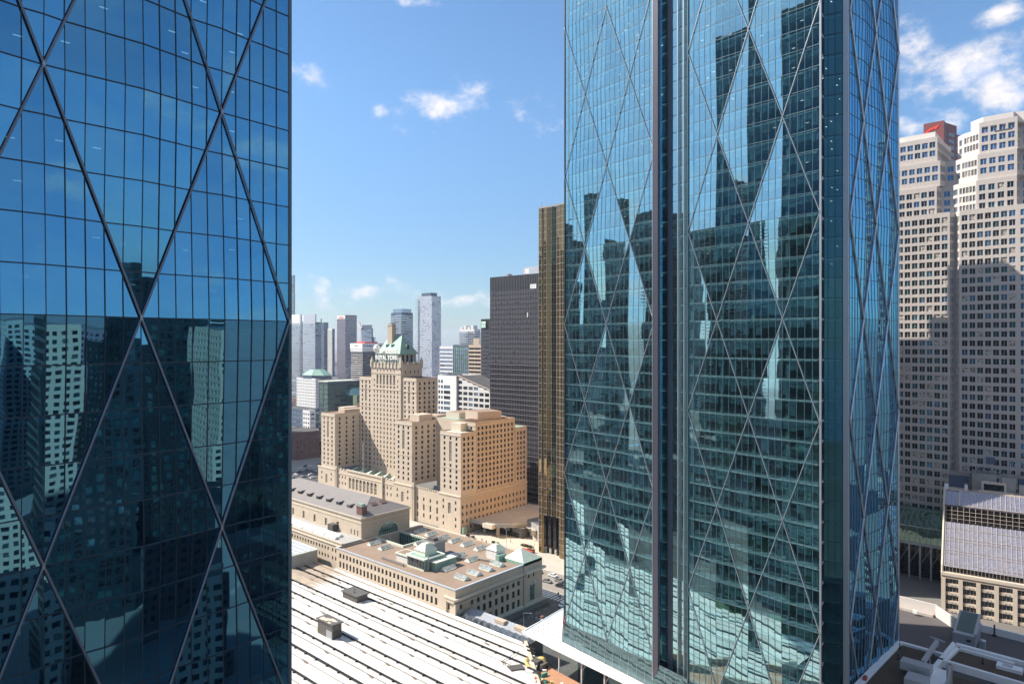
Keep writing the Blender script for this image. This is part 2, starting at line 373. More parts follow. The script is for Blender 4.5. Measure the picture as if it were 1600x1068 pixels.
class Bld:
    """a building: root empty, wall mesh, windows gathered and split into single parts / rest"""
    def __init__(s,name,loc,label,cat,group=None):
        s.root=empty(name,Vector(loc),label,cat,group); s.wins=[]; s.mb=MB()
    def wall(s,o,u,L,z0,z1,wins,m,rec=.3,style=None,rnd=(.7,.2,.1)):
        u=Vector(u).normalized(); s.mb.facade(o,u,L,z0,z1,wins,m,rec)
        n=Vector((-u.y,u.x,0))
        for q in wins:
            r=random.random(); var=0 if r<rnd[0] else 1 if r<rnd[0]+rnd[1] else 2
            st=q[4] if len(q)>4 else style
            s.wins.append((Vector((o.x,o.y,0))+n*rec,u,q[0],q[1],q[2],q[3],st,var))
    def finish(s,wallname='wall',maxw=100,vis=None):
        ob=s.mb.build(wallname,s.root)
        key=lambda w:-((w[3]-w[2])*(w[5]-w[4]))/max(1,((w[0]+w[1]*w[2])-Vector((0,0,0))).length)**2*((1 if (w[0]+w[1]*w[2]).dot(Vector((w[1].y,-w[1].x,0)))<0 else 1e-6))
        ws=sorted(s.wins,key=key)
        for k in ws[:maxw]:
            o,u,a0,a1,z0,z1,st,var=k
            me=winmesh(a1-a0,z1-z0,st,var)
            x=bpy.data.objects.new('window',me); COL.objects.link(x); x.parent=s.root
            p=o+u*a0; x.location=(p.x-s.root.location.x,p.y-s.root.location.y,z0-s.root.location.z)
            x.rotation_euler=(0,0,math.atan2(u.y,u.x))
        if len(ws)>maxw:
            b=MB()
            for o,u,a0,a1,z0,z1,st,var in ws[maxw:]: addwin(b,o,u,a0,a1,z0,z1,(st[0],st[1],1 if maxw==0 else st[2],st[3],st[4]),var)
            b.build('window',s.root,kind='stuff')
        return s.root
def grid(L,z0,z1,nc,nr,ww,wh,m0=0,m1=0,zb=None,ze=None):
    """regular window grid inside L x (z0,z1)"""
    out=[]; zb=z0 if zb is None else zb; ze=z1 if ze is None else ze
    for i in range(nc):
        c=m0+(L-m0-m1)*(i+.5)/nc
        for j in range(nr):
            z=zb+(ze-zb)*(j+.5)/nr; out.append((c-ww/2,c+ww/2,z-wh/2,z+wh/2))
    return out
ST_SASH=('trim',2,2,.07,('g0','g1','g2'))
ST_DARK=('black',1,1,0,('g0','g0','g1'))
ST_OFF=('steeldk',2,1,.12,('g0','gteal','g1'))
# ================================================================== SETTING
b=MB(); b.poly([(-9000,-9000,-.02),(9000,-9000,-.02),(9000,9000,-.02),(-9000,9000,-.02)],'ground'); struct('city_ground',b)
b=MB(); 
b.poly([(-520,204,.0),(60,204,.0),(60,243,.0),(-520,243,.0)],'pave'); struct('sidewalk',b)
b=MB(); b.poly([(-520,212,.02),(60,212,.02),(60,229,.02),(-520,229,.02)],'roadlight'); struct('front_street',b)
b=MB(); b.poly([(-165,120,.025),(-120,120,.025),(-120,211,.025),(-165,211,.025)],'darkpave'); struct('side_street',b)
b=MB(); b.poly([(-252,243,.03),(-120,243,.03),(-120,330,.03),(-252,330,.03)],'pave'); struct('plaza',b)
b=MB(); b.poly([(-470,243,.03),(-392,243,.03),(-392,600,.03),(-470,600,.03)],'asphalt'); struct('west_street',b)
b=MB(); b.poly([(-640,204,.035),(-470,204,.035),(-470,600,.035),(-640,600,.035)],'roadlight'); struct('parking_ground',b)
b=MB()
for k in range(26): b.box(-500+k*12,-496+k*12,220.4,220.6,.02,.026,'paint')
for k in range(9): b.box(-172+k*1.6,-171.2+k*1.6,205,211,.022,.03,'paint')
for k in range(8): b.box(-120,-116,213+k*2,214+k*2,.03,.034,'paint')
struct('road_markings',b)
b=MB(); b.poly([(-700,-230,.01),(-62,-230,.01),(-62,86,.01),(-700,86,.01)],'railbed')
for k in range(14): b.box(-700,-165,46+k*2.9,46.16+k*2.9,.01,.25,'soot')
M['railbed']=pm('rail_bed',(.075,.07,.065),.95,.3,.2)
struct('rail_yard',b)
b=MB(); b.poly([(-150,52,.05),(-76,50,.05),(-70,80,.05),(-140,84,.05)],'lawn'); M['lawn']=pm('lawn',(.05,.09,.03),.95,.4,.3); struct('lawn',b)
b=MB(); b.poly([(60,60,.02),(260,120,.02),(260,134,.02),(60,74,.02)],'roadlight'); b.poly([(84,-60,.03),(90,-60,.03),(150,260,.03),(142,260,.03)],'roadlight'); struct('east_road',b)
b=MB(); b.box(-166,-165,122,204,0,.14,'concrete'); b.box(-520,60,211.7,212,0,.14,'concrete'); b.box(-520,60,229,229.3,0,.14,'concrete'); struct('kerb',b)

# ================================================================== FACETED GLASS TOWERS
FH=4.3; RH=21.5; NP=5
def lattice(root,p0,u,mod,ncol,zrow,r0,r1,par,glass,mull,amp=.5,bars=(-4,4),barmat='alu',barr=.12,vmw=.07,top=None,floormul=None):
    u=Vector((u[0],u[1],0)).normalized(); n=Vector((u.y,-u.x,0))      # n points outwards
    def off(i,r):
        if (i+r+par)%2==0 or i in (0,ncol): return 0.0
        return amp
    def S(i,r,fx,fy):
        a,b_,c,d=off(i,r),off(i+1,r),off(i+1,r+1),off(i,r+1)
        if (i+r+par)%2==0: h=a+(b_-a)*fx+(c-b_)*fy if fy<=fx else a+(c-d)*fx+(d-a)*fy
        else: h=a+(b_-a)*fx+(d-a)*fy if fx+fy<=1 else c+(d-c)*(1-fx)+(b_-c)*(1-fy)
        q=p0+u*mod*(i+fx)+n*h; return Vector((q.x,q.y,zrow+RH*(r+fy)))
    gb=MB(); mb=MB(); hb=MB()
    def beam(A,B,a,wa,dn,out,m,dst):
        A=Vector(A);B=Vector(B); o=n*out; k=[]
        for P in (A,B): k+= [P-a*wa/2+n*(-.02), P+a*wa/2+n*(-.02), P+a*wa/2+n*dn, P-a*wa/2+n*dn]
        for q in ((3,2,6,7),(0,3,7,4),(2,1,5,6)): dst.poly([k[t] for t in q],m)
    Z=Vector((0,0,1))
    for i in range(ncol):
        for r in range(r0,r1):
            c=[S(i,r,0,0),S(i,r,1,0),S(i,r,1,1),S(i,r,0,1)]
            uv=[(i*NP,r*5),(i*NP+NP,r*5),(i*NP+NP,r*5+5),(i*NP,r*5+5)]
            T=((0,1,2),(0,2,3)) if (i+r+par)%2==0 else ((0,1,3),(1,2,3))
            for t in T: gb.poly([c[k] for k in t],glass,[uv[k] for k in t])
            main=(i+r+par)%2==0
            for k in range(NP+(1 if i==ncol-1 else 0)):
                fx=k/NP; cr=fx if main else 1-fx
                ys=[0]+([cr] if .01<cr<.99 else [])+[1]
                for a_,b_ in zip(ys,ys[1:]): beam(S(i,r,fx,a_),S(i,r,fx,b_),u,vmw,.10,.0,mull,mb)
            for k in range(5):
                fy=k/5; cr=fy if main else 1-fy
                xs=[0]+([cr] if .01<cr<.99 else [])+[1]
                for a_,b_ in zip(xs,xs[1:]): beam(S(i,r,a_,fy),S(i,r,b_,fy),Z,.10,.07,.0,floormul or mull,hb)
    gb.build('curtain_wall',root); mb.build('mullion_grid',root); hb.build('floor_line',root)
    for i in range(ncol):
        for r in range(bars[0],bars[1]):
            main=(i+r+par)%2==0
            A,B=(S(i,r,0,0),S(i,r,1,1)) if main else (S(i,r,1,0),S(i,r,0,1))
            t=MB(); t.tube(A+n*.20,B+n*.20,barr,barmat,6)
            for P in (A,B): t.tube(P+n*.22-Vector((0,0,.28)),P+n*.22+Vector((0,0,.28)),barr*1.15,'alu',6)
            t.build('diagonal_bar',root)
def interior(root,poly,core,z0,zrow,k0,k1,faces,lamps=.35,blinds=.25,lampm='lamp',th=.85,hs=(1.0,1.6,2.2,3.3)):
    sl=MB(); bl=MB(); lm=MB()
    for k in range(k0,k1):
        z=zrow+FH*k
        if z<z0: continue
        sl.prism(poly,z-th,z-.02,'slabedge')
    for o,u,L,nf in faces:
        u=Vector((u[0],u[1],0)).normalized(); inn=Vector((-u.y,u.x,0)); 
        for k in range(k0,k1):
            z=zrow+FH*k
            if z<z0: continue
            fb=random.random()
            for j in range(nf):
                a0=L*j/nf; a1=L*(j+1)/nf
                if random.random()<blinds*(1.3 if fb>.45 else .6):
                    h=random.choice(hs); p=o+inn*.35; 
                    bl.poly([(p.x+u.x*(a0+.06),p.y+u.y*(a0+.06),z+FH-th-.01-h),(p.x+u.x*(a1-.06),p.y+u.y*(a1-.06),z+FH-th-.01-h),(p.x+u.x*(a1-.06),p.y+u.y*(a1-.06),z+FH-th-.01),(p.x+u.x*(a0+.06),p.y+u.y*(a0+.06),z+FH-th-.01)],'blind')
                if random.random()<.02:   # partition running back from the glass
                    p=o+u*a0; bl.poly([tuple(p+inn*.6)[:2]+(z,),tuple(p+inn*6)[:2]+(z,),tuple(p+inn*6)[:2]+(z+FH-th-.01,),tuple(p+inn*.6)[:2]+(z+FH-th-.01,)],'core')
                if j%2==0 and random.random()<lamps:
                    p=o+u*(a0+.8)+inn*random.choice((2.4,4.2,6.5)); zz=z+FH-th-.03
                    q=[p-u*.35-inn*.1,p+u*.35-inn*.1,p+u*.35+inn*.1,p-u*.35+inn*.1]
                    lm.poly([(v.x,v.y,zz) for v in reversed(q)],lampm)
            # columns
            for j in range(int(L/8)+1):
                p=o+u*min(j*8,L-1)+inn*1.6; bl.box(p.x-.35,p.x+.35,p.y-.35,p.y+.35,z,z+FH-th-.01,'core')
    sl.build('floor_slab',root); bl.build('interior',root); lm.build('ceiling_lamp',root,kind='stuff')
    cb=MB(); cb.prism(core,z0,zrow+FH*k1,'core'); cb.build('core_wall',root)
# ---- left tower
cor=Vector((-69.4,39.7,0)); uL=Vector((-.9,23.6,0)).normalized(); modL=7.87
tl=empty('glass_office_tower',(-110,0,0),'dark blue glass office tower with thick diagonal bars filling the left edge of the photo','office tower')
pL=cor-uL*modL*10
lattice(tl,pL,uL,modL,10,102.3,-5,6,0,'tgL','steeldk',amp=.75,barmat='barsteel',barr=.11,vmw=.05)
xw=-162.0
nLn=Vector((-uL.y,uL.x,0))
inner=[pL+nLn*.5,Vector((xw,pL.y,0)),Vector((xw,cor.y-.6,0)),cor+nLn*.5-uL*.6]
interior(tl,[(p.x,p.y) for p in reversed(inner)][::1],[(-150,-30),(-80,-30),(-80,30),(-150,30)],-5,102.3,-25,30,[(pL,uL,modL*10,50)],lamps=.5,blinds=.10)
b=MB()
def plainglass(b,o,u,L,z0,z1,glass,npan):
    u=Vector(u).normalized(); n=Vector((u.y,-u.x,0)); q=o+u*L
    b.poly([(o.x,o.y,z0),(q.x,q.y,z0),(q.x,q.y,z1),(o.x,o.y,z1)],glass,[(0,0),(npan,0),(npan,(z1-z0)/FH),(0,(z1-z0)/FH)])
    k=0
    z=z0
    while z<z1: b.obox(o+n*.06,u,0,L,0,.05,z-.06,z+.06,'steeldk'); z+=FH
    for j in range(npan+1): b.obox(o+n*.07,u,L*j/npan-.03,L*j/npan+.03,0,.05,z0,z1,'steeldk')
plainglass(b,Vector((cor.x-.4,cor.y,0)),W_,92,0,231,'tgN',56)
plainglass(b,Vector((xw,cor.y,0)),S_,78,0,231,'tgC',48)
plainglass(b,Vector((xw,cor.y-78,0)),E_,93,0,231,'tgL',56)
b.build('side_curtain_wall',tl)
b=MB(); b.prism([(xw,cor.y-78),(pL.x-.5,cor.y-78),(cor.x-.5,cor.y-.3),(xw,cor.y-.3)],231,233,'duct'); b.build('roof',tl)
b=MB(); b.tube((cor.x-.02,cor.y+.12,-2),(cor.x-.02,cor.y+.12,231),.22,'mullion',8); b.build('corner_post',tl)
# ---- right tower
R0=Vector((-119,155.9,0)); R4=Vector((-86.6,150.6,0)); R5=Vector((-76.4,148.8,0)); R9=Vector((-44.7,144.2,0)); C0=Vector((-41.4,152.3,0)); C4=Vector((-38.8,182.8,0))
tr=empty('glass_office_tower',(-78,165,13),'teal glass office tower with thin pale diagonal bars, right of the gold tower','office tower')
uA=(R4-R0).normalized(); uB=(R9-R5).normalized(); uC=(C4-C0).normalized()
lattice(tr,R0,uA,(R4-R0).length/4,4,105,-4,6,0,'tgR','finlight',amp=.72,barmat='barlight',barr=.095,vmw=.045,floormul='finlight')
lattice(tr,R5,uB,(R9-R5).length/4,4,105,-5,6,1,'tgR','finlight',amp=.72,barmat='barlight',barr=.095,vmw=.045,floormul='finlight')
lattice(tr,C0,uC,(C4-C0).length/4,4,105,-4,6,1,'tgC','barlight',amp=.62,barmat='alu',barr=.19,vmw=.03,floormul='steeldk')
pr=[R0+Vector((.6,.7,0)),R4+Vector((-.4,.7,0)),R4+Vector((.1,3.4,0)),R5+Vector((.2,3.4,0)),R5+Vector((.5,.7,0)),R9+Vector((-.9,.9,0)),Vector((-46.2,151.8,0)),C0+Vector((-.9,.8,0)),C4+Vector((-.8,-.7,0)),Vector((-116,186,0))]
interior(tr,[(p.x,p.y) for p in pr],[(-108,165),(-50,160),(-50,176),(-108,178)],13,105,-21,30,[(R0+uA*.6,uA,(R4-R0).length-1,20),(R5+uB*.3,uB,(R9-R5).length-.8,20),(C0+uC*.5,uC,(C4-C0).length-1,19)],lamps=.5,blinds=.72,th=.42,hs=(1.3,1.5,1.5,1.9,3.0))
TOP=234
b=MB()
# notch between the two south faces: recessed glass with vertical fins
nA=Vector((-uA.y,uA.x,0)); 
q0=R4+nA*2.6; q1=R5+nA*2.6
b.poly([(q0.x,q0.y,13),(q1.x,q1.y,13),(q1.x,q1.y,TOP),(q0.x,q0.y,TOP)],'tgR',[(0,0),(6,0),(6,51),(0,51)])
b.poly([(R4.x,R4.y,13),(q0.x,q0.y,13),(q0.x,q0.y,TOP),(R4.x,R4.y,TOP)],'tgC',[(0,0),(2,0),(2,51),(0,51)])
b.poly([(q1.x,q1.y,13),(R5.x,R5.y,13),(R5.x,R5.y,TOP),(q1.x,q1.y,TOP)],'tgR',[(0,0),(2,0),(2,51),(0,51)])
# recess at the east corner
K0=Vector((-46.6,150.9,0))
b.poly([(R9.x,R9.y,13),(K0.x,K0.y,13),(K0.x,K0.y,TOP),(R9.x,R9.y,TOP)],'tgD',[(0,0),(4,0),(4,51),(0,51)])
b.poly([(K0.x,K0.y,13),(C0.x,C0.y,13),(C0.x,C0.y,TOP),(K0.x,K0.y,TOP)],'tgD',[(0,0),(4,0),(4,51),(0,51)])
k=105-21*FH
while k<TOP:
    b.obox(q0-nA*.12,uA,.3,10,0,.08,k-.05,k+.05,'steeldk'); b.obox(K0-Vector((0,.1,0)),(C0-K0).normalized(),0,(C0-K0).length,0,.08,k-.05,k+.05,'steeldk'); k+=FH
for j in range(1,4):
    p=K0+(C0-K0)*j/4; b.box(p.x-.04,p.x+.04,p.y-.15,p.y,13,TOP,'steeldk')
b.build('recess_curtain_wall',tr)
b=MB(); b.box(R4.x-.2,R4.x+1.25,R4.y-.55,R4.y+.5,13,TOP,'colmauve'); b.box(R4.x-.35,R4.x-.2,R4.y-.6,R4.y+.1,13,TOP,'alu'); b.build('corner_column',tr)

for f,wd in ((.22,1.5),):
    b=MB(); p=q0+uA*10.3*f; b.box(p.x+.1,p.x+1.4,p.y-.4,p.y-.15,13,TOP,'bluedark'); b.build('dark_panel',tr)
for f in (.55,.72,.95):
    b=MB(); p=q0+uA*10.3*f; b.box(p.x-.07,p.x+.07,p.y-.9,p.y,13,TOP,'alu'); b.build('fin',tr)
b=MB(); b.box(R5.x-.14,R5.x+.14,R5.y-.35,R5.y+.2,13,TOP,'mullion'); b.build('corner_column',tr)
b=MB(); b.box(R9.x-.12,R9.x+.22,R9.y-.25,R9.y+.25,13,TOP,'alu'); b.build('corner_column',tr)
b=MB(); b.box(C0.x-1.05,C0.x-.02,C0.y-.6,C0.y-.1,13,TOP,'alu'); b.build('corner_column',tr)
b=MB(); b.box(R0.x-.18,R0.x+.12,R0.y-.2,R0.y+.3,13,TOP,'steeldk'); b.build('corner_column',tr)
b=MB(); b.tube((C4.x,C4.y,27),(C4.x,C4.y,TOP),.28,'alu',8); b.build('corner_column',tr)
b=MB(); plainglass(b,Vector((C4.x,C4.y+.1,0)),Vector((-77,3.2,0)),77,13,TOP,'tgC',48); plainglass(b,Vector((-116,186,0)),R0-Vector((-116,186,0)),(R0-Vector((-116,186,0))).length,13,TOP,'tgC',19); b.build('side_curtain_wall',tr)
b=MB(); b.prism([(p.x,p.y) for p in pr],TOP,TOP+2,'duct'); b.build('roof',tr)
# glass apron and white canopy ledge at the foot, south side
b=MB()
ap=[R0+Vector((-.5,-.5,13.1)),R4+Vector((0,-.9,13.1)),R5+Vector((0,-1.0,13.1)),R9+Vector((0,-1.0,13.1))]
tp=[R0+Vector((0,0,19)),R4+Vector((0,0,19)),R5+Vector((0,0,19)),R9+Vector((0,0,19))]
for i in range(3):
    b.poly([ap[i],ap[i+1],tp[i+1],tp[i]],'gteal')
    A,B=ap[i],ap[i+1]; m_=max(2,int((B-A).length/2.6))
    for j in range(m_+1):
        f=j/m_; b.tube(A+(B-A)*f,tp[i]+(tp[i+1]-tp[i])*f,.05,'alu',4)
b.build('apron',tr)
b=MB()
pts=[(-133,152.8),(-119.6,150.4),(-91.3,146.9),(-60,142.0),(-44.5,140.4),(-44.5,143.0),(-76.4,147.6),(-86.6,149.5),(-119.7,155.2),(-134.4,175.3)]
b.prism(pts,12.55,13.0,'white')
cn=one('entrance_canopy',b,'white triangular entrance canopy with grey panel joints beside the foot of the teal glass tower','canopy')
cr=Vector((0,0,0))
jb=MB()
def inter(p,d,poly):
    ts=[]
    for i in range(len(poly)):
        a=Vector((*poly[i],0)); c=Vector((*poly[(i+1)%len(poly)],0)); e=c-a; den=d.x*e.y-d.y*e.x
        if abs(den)<1e-6: continue
        t=((a.x-p.x)*e.y-(a.y-p.y)*e.x)/den; s=((a.x-p.x)*d.y-(a.y-p.y)*d.x)/den
        if 0<=s<=1: ts.append(t)
    return sorted(ts)
tri=[(-131.2,153.3),(-120.2,155.6),(-133.6,173.6)]
for k in range(20):
    for d,p in ((Vector((-.62,.78,0)),Vector((-132+k*1.9,150,0))),(Vector((1,-.16,0)),Vector((-140,152+k*2.0,0)))):
        ts=inter(p,d,tri)
        if len(ts)==2 and ts[1]-ts[0]>.4:
            A=p+d*ts[0];B=p+d*ts[1]; n=Vector((-d.y,d.x,0)).normalized()*.07
            jb.poly([(A.x-n.x,A.y-n.y,13.012),(B.x-n.x,B.y-n.y,13.012),(B.x+n.x,B.y+n.y,13.012),(A.x+n.x,A.y+n.y,13.012)],'mullion')
o=jb.build('panel_joint',None); o.parent=cn
b=MB()
for p,q in ((( -132.4,153),(-120,150.9)),((-134.1,174.6),(-132.4,153.2))): 
    b.tube((p[0],p[1],13.1),(q[0],q[1],13.1),.18,'white',6)
o=b.build('edge_trim',None); o.parent=cn
for x,y in ((-118.5,152.5),(-109.5,151.0),(-101,149.6),(-92.5,148.4)):
    b=MB(); b.tube((x,y,0),(x,y,12.6),.22,'white',8); b.tube((x,y,9),(x+1.7,y+1.2,12.5),.09,'white',6); o=b.build('post',None); o.parent=cn
# ground floor glass under the canopy (part of the teal tower)
b=MB(); A=R0+Vector((4,1,0)); plainglass(b,A,R4-R0,28,0,13,'tgR',7); b.build('lobby_glass',tr)
# ---- podium and roof terraces east of the teal tower
b=MB(); b.prism([(-42.3,148),(40,144),(40,189),(-28.2,189),(-28.2,182),(-39.6,182.6),(-40.6,152)],0,27.4,'concrete','roofdark'); 
pod=empty('podium_building',(0,165,0),'low podium with white parapets and brown planting beds right of the teal tower foot','podium')
b.build('wall',pod)
b=MB()
def ribbon(P,w,z0,z1,m,mb):
    for a,c in zip(P,P[1:]):
        a=Vector((*a,0)); c=Vector((*c,0)); u=(c-a).normalized(); mb.obox(a,u,-w/2,(c-a).length+w/2,-w/2,w/2,z0,z1,m)
ribbon([(-40.0,153.5),(-38.4,181.7)],1.5,27.4,28.2,'pwhite',b); ribbon([(-37.6,182.0),(-29.4,181.6)],1.0,27.4,28.3,'pwhite',b); b.build('parapet',pod)
b=MB(); ribbon([(-30.2,158),(-28.2,188.1)],.9,27.4,29.0,'pwhite',b); ribbon([(-27.7,188.2),(30,184.5)],.9,27.4,29.0,'pwhite',b); ribbon([(-29.0,176.6),(30,172.5)],.9,27.4,29.0,'pwhite',b); 
b.build('parapet',pod)
b=MB(); ribbon([(-28.6,176.6),(-27.3,187.2)],.8,27.4,28.5,'pwhite',b); ribbon([(-26.9,187.2),(-17,186.4)],.8,27.4,28.5,'pwhite',b); b.box(-19.5,-14.8,182.2,184.8,27.4,28.6,'pwhite'); b.box(-18.4,-16.6,182.8,184.2,28.6,28.75,'alu'); b.build('kerb_upstand',pod)
b=MB(); b.box(-39,-30.9,150,181,27.4,27.9,'soil'); b.box(-28.0,32,177.4,187.0,27.4,27.86,'soil'); b.box(-28.6,32,160,172.0,27.4,27.88,'soil'); b.build('planting_bed',pod)
b=MB(); b.poly([(-29.4,172,28.6),(-26.5,172,28.6),(-26.5,158,28.6),(-29.6,158,28.6)][::-1],'pwhite'); b.box(-29.4,-26.5,158,171.5,27.9,28.55,'pwhite'); b.build('walkway',pod)
b=MB(); b.lathe((-25.6,165.2,27.9),[(.0,0),(.55,0),(.55,4.6),(.68,4.6),(.68,5.0),(.5,5.0),(.5,4.4)],'alu',14); one('chimney_flue',b,'short shiny steel flue pipe standing between the white parapets','flue')
# maintenance crane
mc=empty('roof_maintenance_crane',(-31,165,28),'grey roof maintenance crane with a slanting box boom on the brown bed','crane')
b=MB(); A=Vector((-30.9,168.0,30.2)); B=Vector((-30.6,182.0,31.0)); u=(B-A).normalized()
b.obox(Vector((A.x,A.y,0)),Vector((u.x,u.y,0)).normalized(),0,14,-.38,.38,30.2,31.0,'steel'); b.build('boom',mc)
b=MB(); b.obox(Vector((-30.6,182,0)),Vector((1,-.3,0)).normalized(),-1.6,1.6,-.15,.15,30.9,31.2,'steel'); b.tube((-30.6,182,29.3),(-30.6,182,31),.2,'steel'); b.tube((-30.2,181,30.0),(-30.9,182.4,31.0),.1,'steel'); b.build('jib_head',mc)
b=MB(); b.box(-34.6,-28.9,164.6,167.4,29.3,31.0,'steel'); b.build('counterweight',mc)
b=MB(); b.box(-32.6,-28.6,158.5,162.6,28.6,30.2,'steel'); b.build('drive_housing',mc)
b=MB(); b.box(-31.4,-29.6,160,167,28.0,29.2,'steeldk'); b.tube((-31.2,169,28),(-31.2,169,30.2),.15,'steel'); b.tube((-30,172,28),(-30.4,172,30.2),.15,'steel'); b.build('base_frame',mc)
b=MB(); b.box(-39.9,-39.2,156.2,157.4,28.2,28.9,'redcar'); b.box(-39.7,-39.4,157.3,158.0,28.2,28.6,'signred'); one('red_tool_bag',b,'small red bag lying on the white ledge at the foot of the teal tower','bag')
for sx_,sy_ in ((-36.6,172.5),(-37.6,178.8),(-33.4,167.2),(-22,183)):
    b=MB(); b.tube((sx_,sy_,27.8),(sx_,sy_,29.2),.12,'black'); b.box(sx_-.3,sx_+.3,sy_-.3,sy_+.3,27.9,28.1,'black'); one('drain_post',b,'short black post standing in the brown planting beds','post',group='short black posts in the planting beds')
b=MB(); b.prism([(-90,189.2),(40,189.2),(40,236),(-34,236),(-34,232.5),(-40.5,239.8),(-90,242)],0,16,'concrete','roofgravel')
gr=empty('low_flat_roof_building',(-20,210,0),'low flat grey gravel roof between the teal tower and the sloped glass building','building'); b.build('wall',gr)
b=MB(); ribbon([(-90,242.6),(-40.6,240.1)],.5,15,19.6,'creamlt',b); ribbon([(-90,241.4),(-42,239.0)],1.6,16,16.7,'cream',b); ribbon([(-40.6,240.1),(-34.2,232.4)],.5,15,19.4,'creamlt',b); ribbon([(-34.0,236.6),(40,233.5)],.5,15,18.0,'pwhite',b); b.build('parapet',gr)
b=MB(); b.box(-90,40,189.3,190.1,16,16.5,'steel'); b.build('edge_rail',gr)
b=MB(); b.box(-46.2,-45.0,236.2,237,16.7,17.6,'white'); one('roof_box',b,'tiny white box against the sunlit cream parapet','vent box')
vb=empty('roof_access_house',(-31,222,16),'grey stair housing with a sloping lid standing on the grey gravel roof','roof housing')
b=MB(); b.box(-33.4,-28.4,220.6,222.2,16,19.6,'steel'); 
b.poly([(-33.4,222.2,19.6),(-28.4,222.2,19.6),(-28.4,232,22.4),(-33.4,232,22.4)],'steel'); b.box(-33.4,-28.4,222.2,232,16,19.58,'steel'); b.poly([(-28.4,222.2,19.58),(-28.4,232,19.58),(-28.4,232,22.4)],'steel'); b.poly([(-33.4,222.2,19.58),(-33.4,232,22.4),(-33.4,232,19.58)],'steel'); b.build('housing',vb)
b=MB(); b.poly([(-32.9,222.4,19.72),(-28.9,222.4,19.72),(-28.9,231.6,22.4),(-32.9,231.6,22.4)],'lidgreen'); b.box(-28.4,-28.0,221,231,19.2,20.2,'steel'); b.box(-30.2,-29.2,220.5,220.6,17.9,18.5,'steeldk'); b.build('lid',vb)
b=MB(); b.lathe((-26.6,221.4,16),[(.75,0),(.75,3.0),(.6,3.2),(0,3.2)],'alu',12); one('roof_tank',b,'small silver drum beside the grey stair housing','tank')
for x,y in ((-25.5,235.0),(-15.6,234.4),(-9.4,234.0)):
    b=MB(); b.tube((x,y,16),(x,y,19.3),.22,'black'); b.box(x-.5,x+.5,y-.4,y+.4,16,16.4,'black')
    one('vent_pipe',b,'black vent pipe in the row before the long white parapet','vent pipe',group='black vent pipes before the parapet')
# ================================================================== TRAIN SHED
sh=empty('train_shed',(-200,120,0),'wide low train shed with dirty white roof crossed by black rails','train shed')
ys=[157,150.5,146.7,138.2,131.6,123.3,115.7,108.6,100.3,92.5,86.0]
def xedge(y): return -135.4+(156.9-y)*(18.3/16.0) if y>100 else -135.4+56.9*(18.3/16.0)
b=MB()
for i_,(a,c) in enumerate(zip(ys,ys[1:])):
    n=5
    for j in range(n):
        f0,f1=j/n,(j+1)/n; y0,y1=a+(c-a)*f0,a+(c-a)*f1; h=lambda f: 7+.55*math.sin(math.pi*f)*(abs(a-c)/8)
        m_='membrane'
        if i_<3: b.poly([(-330,y1,h(f1)+.02),(-236+i_*3,y1,h(f1)+.02),(-226+i_*2,y0,h(f0)+.02),(-330,y0,h(f0)+.02)],'membrown')
        b.poly([(-330,y1,h(f1)),(xedge(y1),y1,h(f1)),(xedge(y0),y0,h(f0)),(-330,y0,h(f0))],m_)
b.poly([(xedge(157),157,7),(xedge(157),157,0),(xedge(101),101,0),(xedge(101),101,7)],'concrete')
b.box(-330,-70.5,44,157,6.3,6.6,'roofdark') if False else None
b.build('roof',sh)
for i,y in enumerate(ys[1:-1]):
    b=MB(); wd=(.18,.27,.24,.22,.24,.24,.34,.3,.25,.25,.25)[i]
    b.box(-330,xedge(y)-.6,y-wd,y+wd,6.95,7.45,'black')
    for k in range(34):
        x=-322+k*5.7+(i%3)*2
        if x<xedge(y)-2: b.box(x-.1,x+.1,y-wd-.55,y,7.0,7.5,'black')
    b.build('rail',sh)
b=MB()
for a,c in zip(ys,ys[1:]):
    if abs(a-c)>6: 
        y=(a+c)/2+.6; b.box(-330,xedge(y)-1,y-.1,y+.1,7.42,7.62,'roofgrey')
b.build('ridge_batten',sh)
b=MB()
for a,c in zip(ys[1:],ys[2:]):
    for k in range(16):
        if random.random()<.62:
            x=-300+k*11+random.uniform(-3,3); L=random.uniform(1.5,3.2)
            if x+L<xedge(a)-3:
                f_=.42; yy=a+(c-a)*f_; z=7+.55*math.sin(math.pi*f_)*(abs(a-c)/8)
                b4=MB(); b4.prism([(x,yy-.28),(x+L*.6,yy-.3),(x+L*.65,yy-.6),(x+L+.9,yy-.6),(x+L+.8,yy-.2),(x+L,yy+.28),(x+.2,yy+.25)],7.0,z+.035,'soot'); b4.build('smoke_slot',sh)

b=MB(); b.box(-237,-135.8,155.6,156.7,7,7.5,'white'); ribbon([(-135.2,157.2),(xedge(101)+.2,101)],.9,6.2,7.8,'trim',b); b.build('edge_parapet',sh)
b=MB(); 
for k in range(60):
    x=-232+k*1.6; b.tube((x,152.9,7.4),(x,152.9,8.2),.03,'soot',4)
b.tube((-232,152.9,8.1),(-137,152.9,8.1),.05,'soot',4); b.build('railing',sh)
def vent(p0,w,d,h,lab,capm,name='roof_vent_house'):
    r=empty(name,(p0[0],p0[1],7),lab,'roof vent'); x,y=p0
    b=MB(); b.box(x-w,x,y,y+d,7,7+h,'duct'); b.build('wall',r)
    b=MB(); b.box(x-w-.5,x+.5,y-.4,y+d+.4,7+h,7+h+.35,capm); b.build('cap',r)
    return r,x,y
r_,x,y=vent((-180.9,118.2),8.2,3.4,4.9,'tall brown metal vent house with a patchy pale lid on the white shed roof','duct')
b=MB(); 
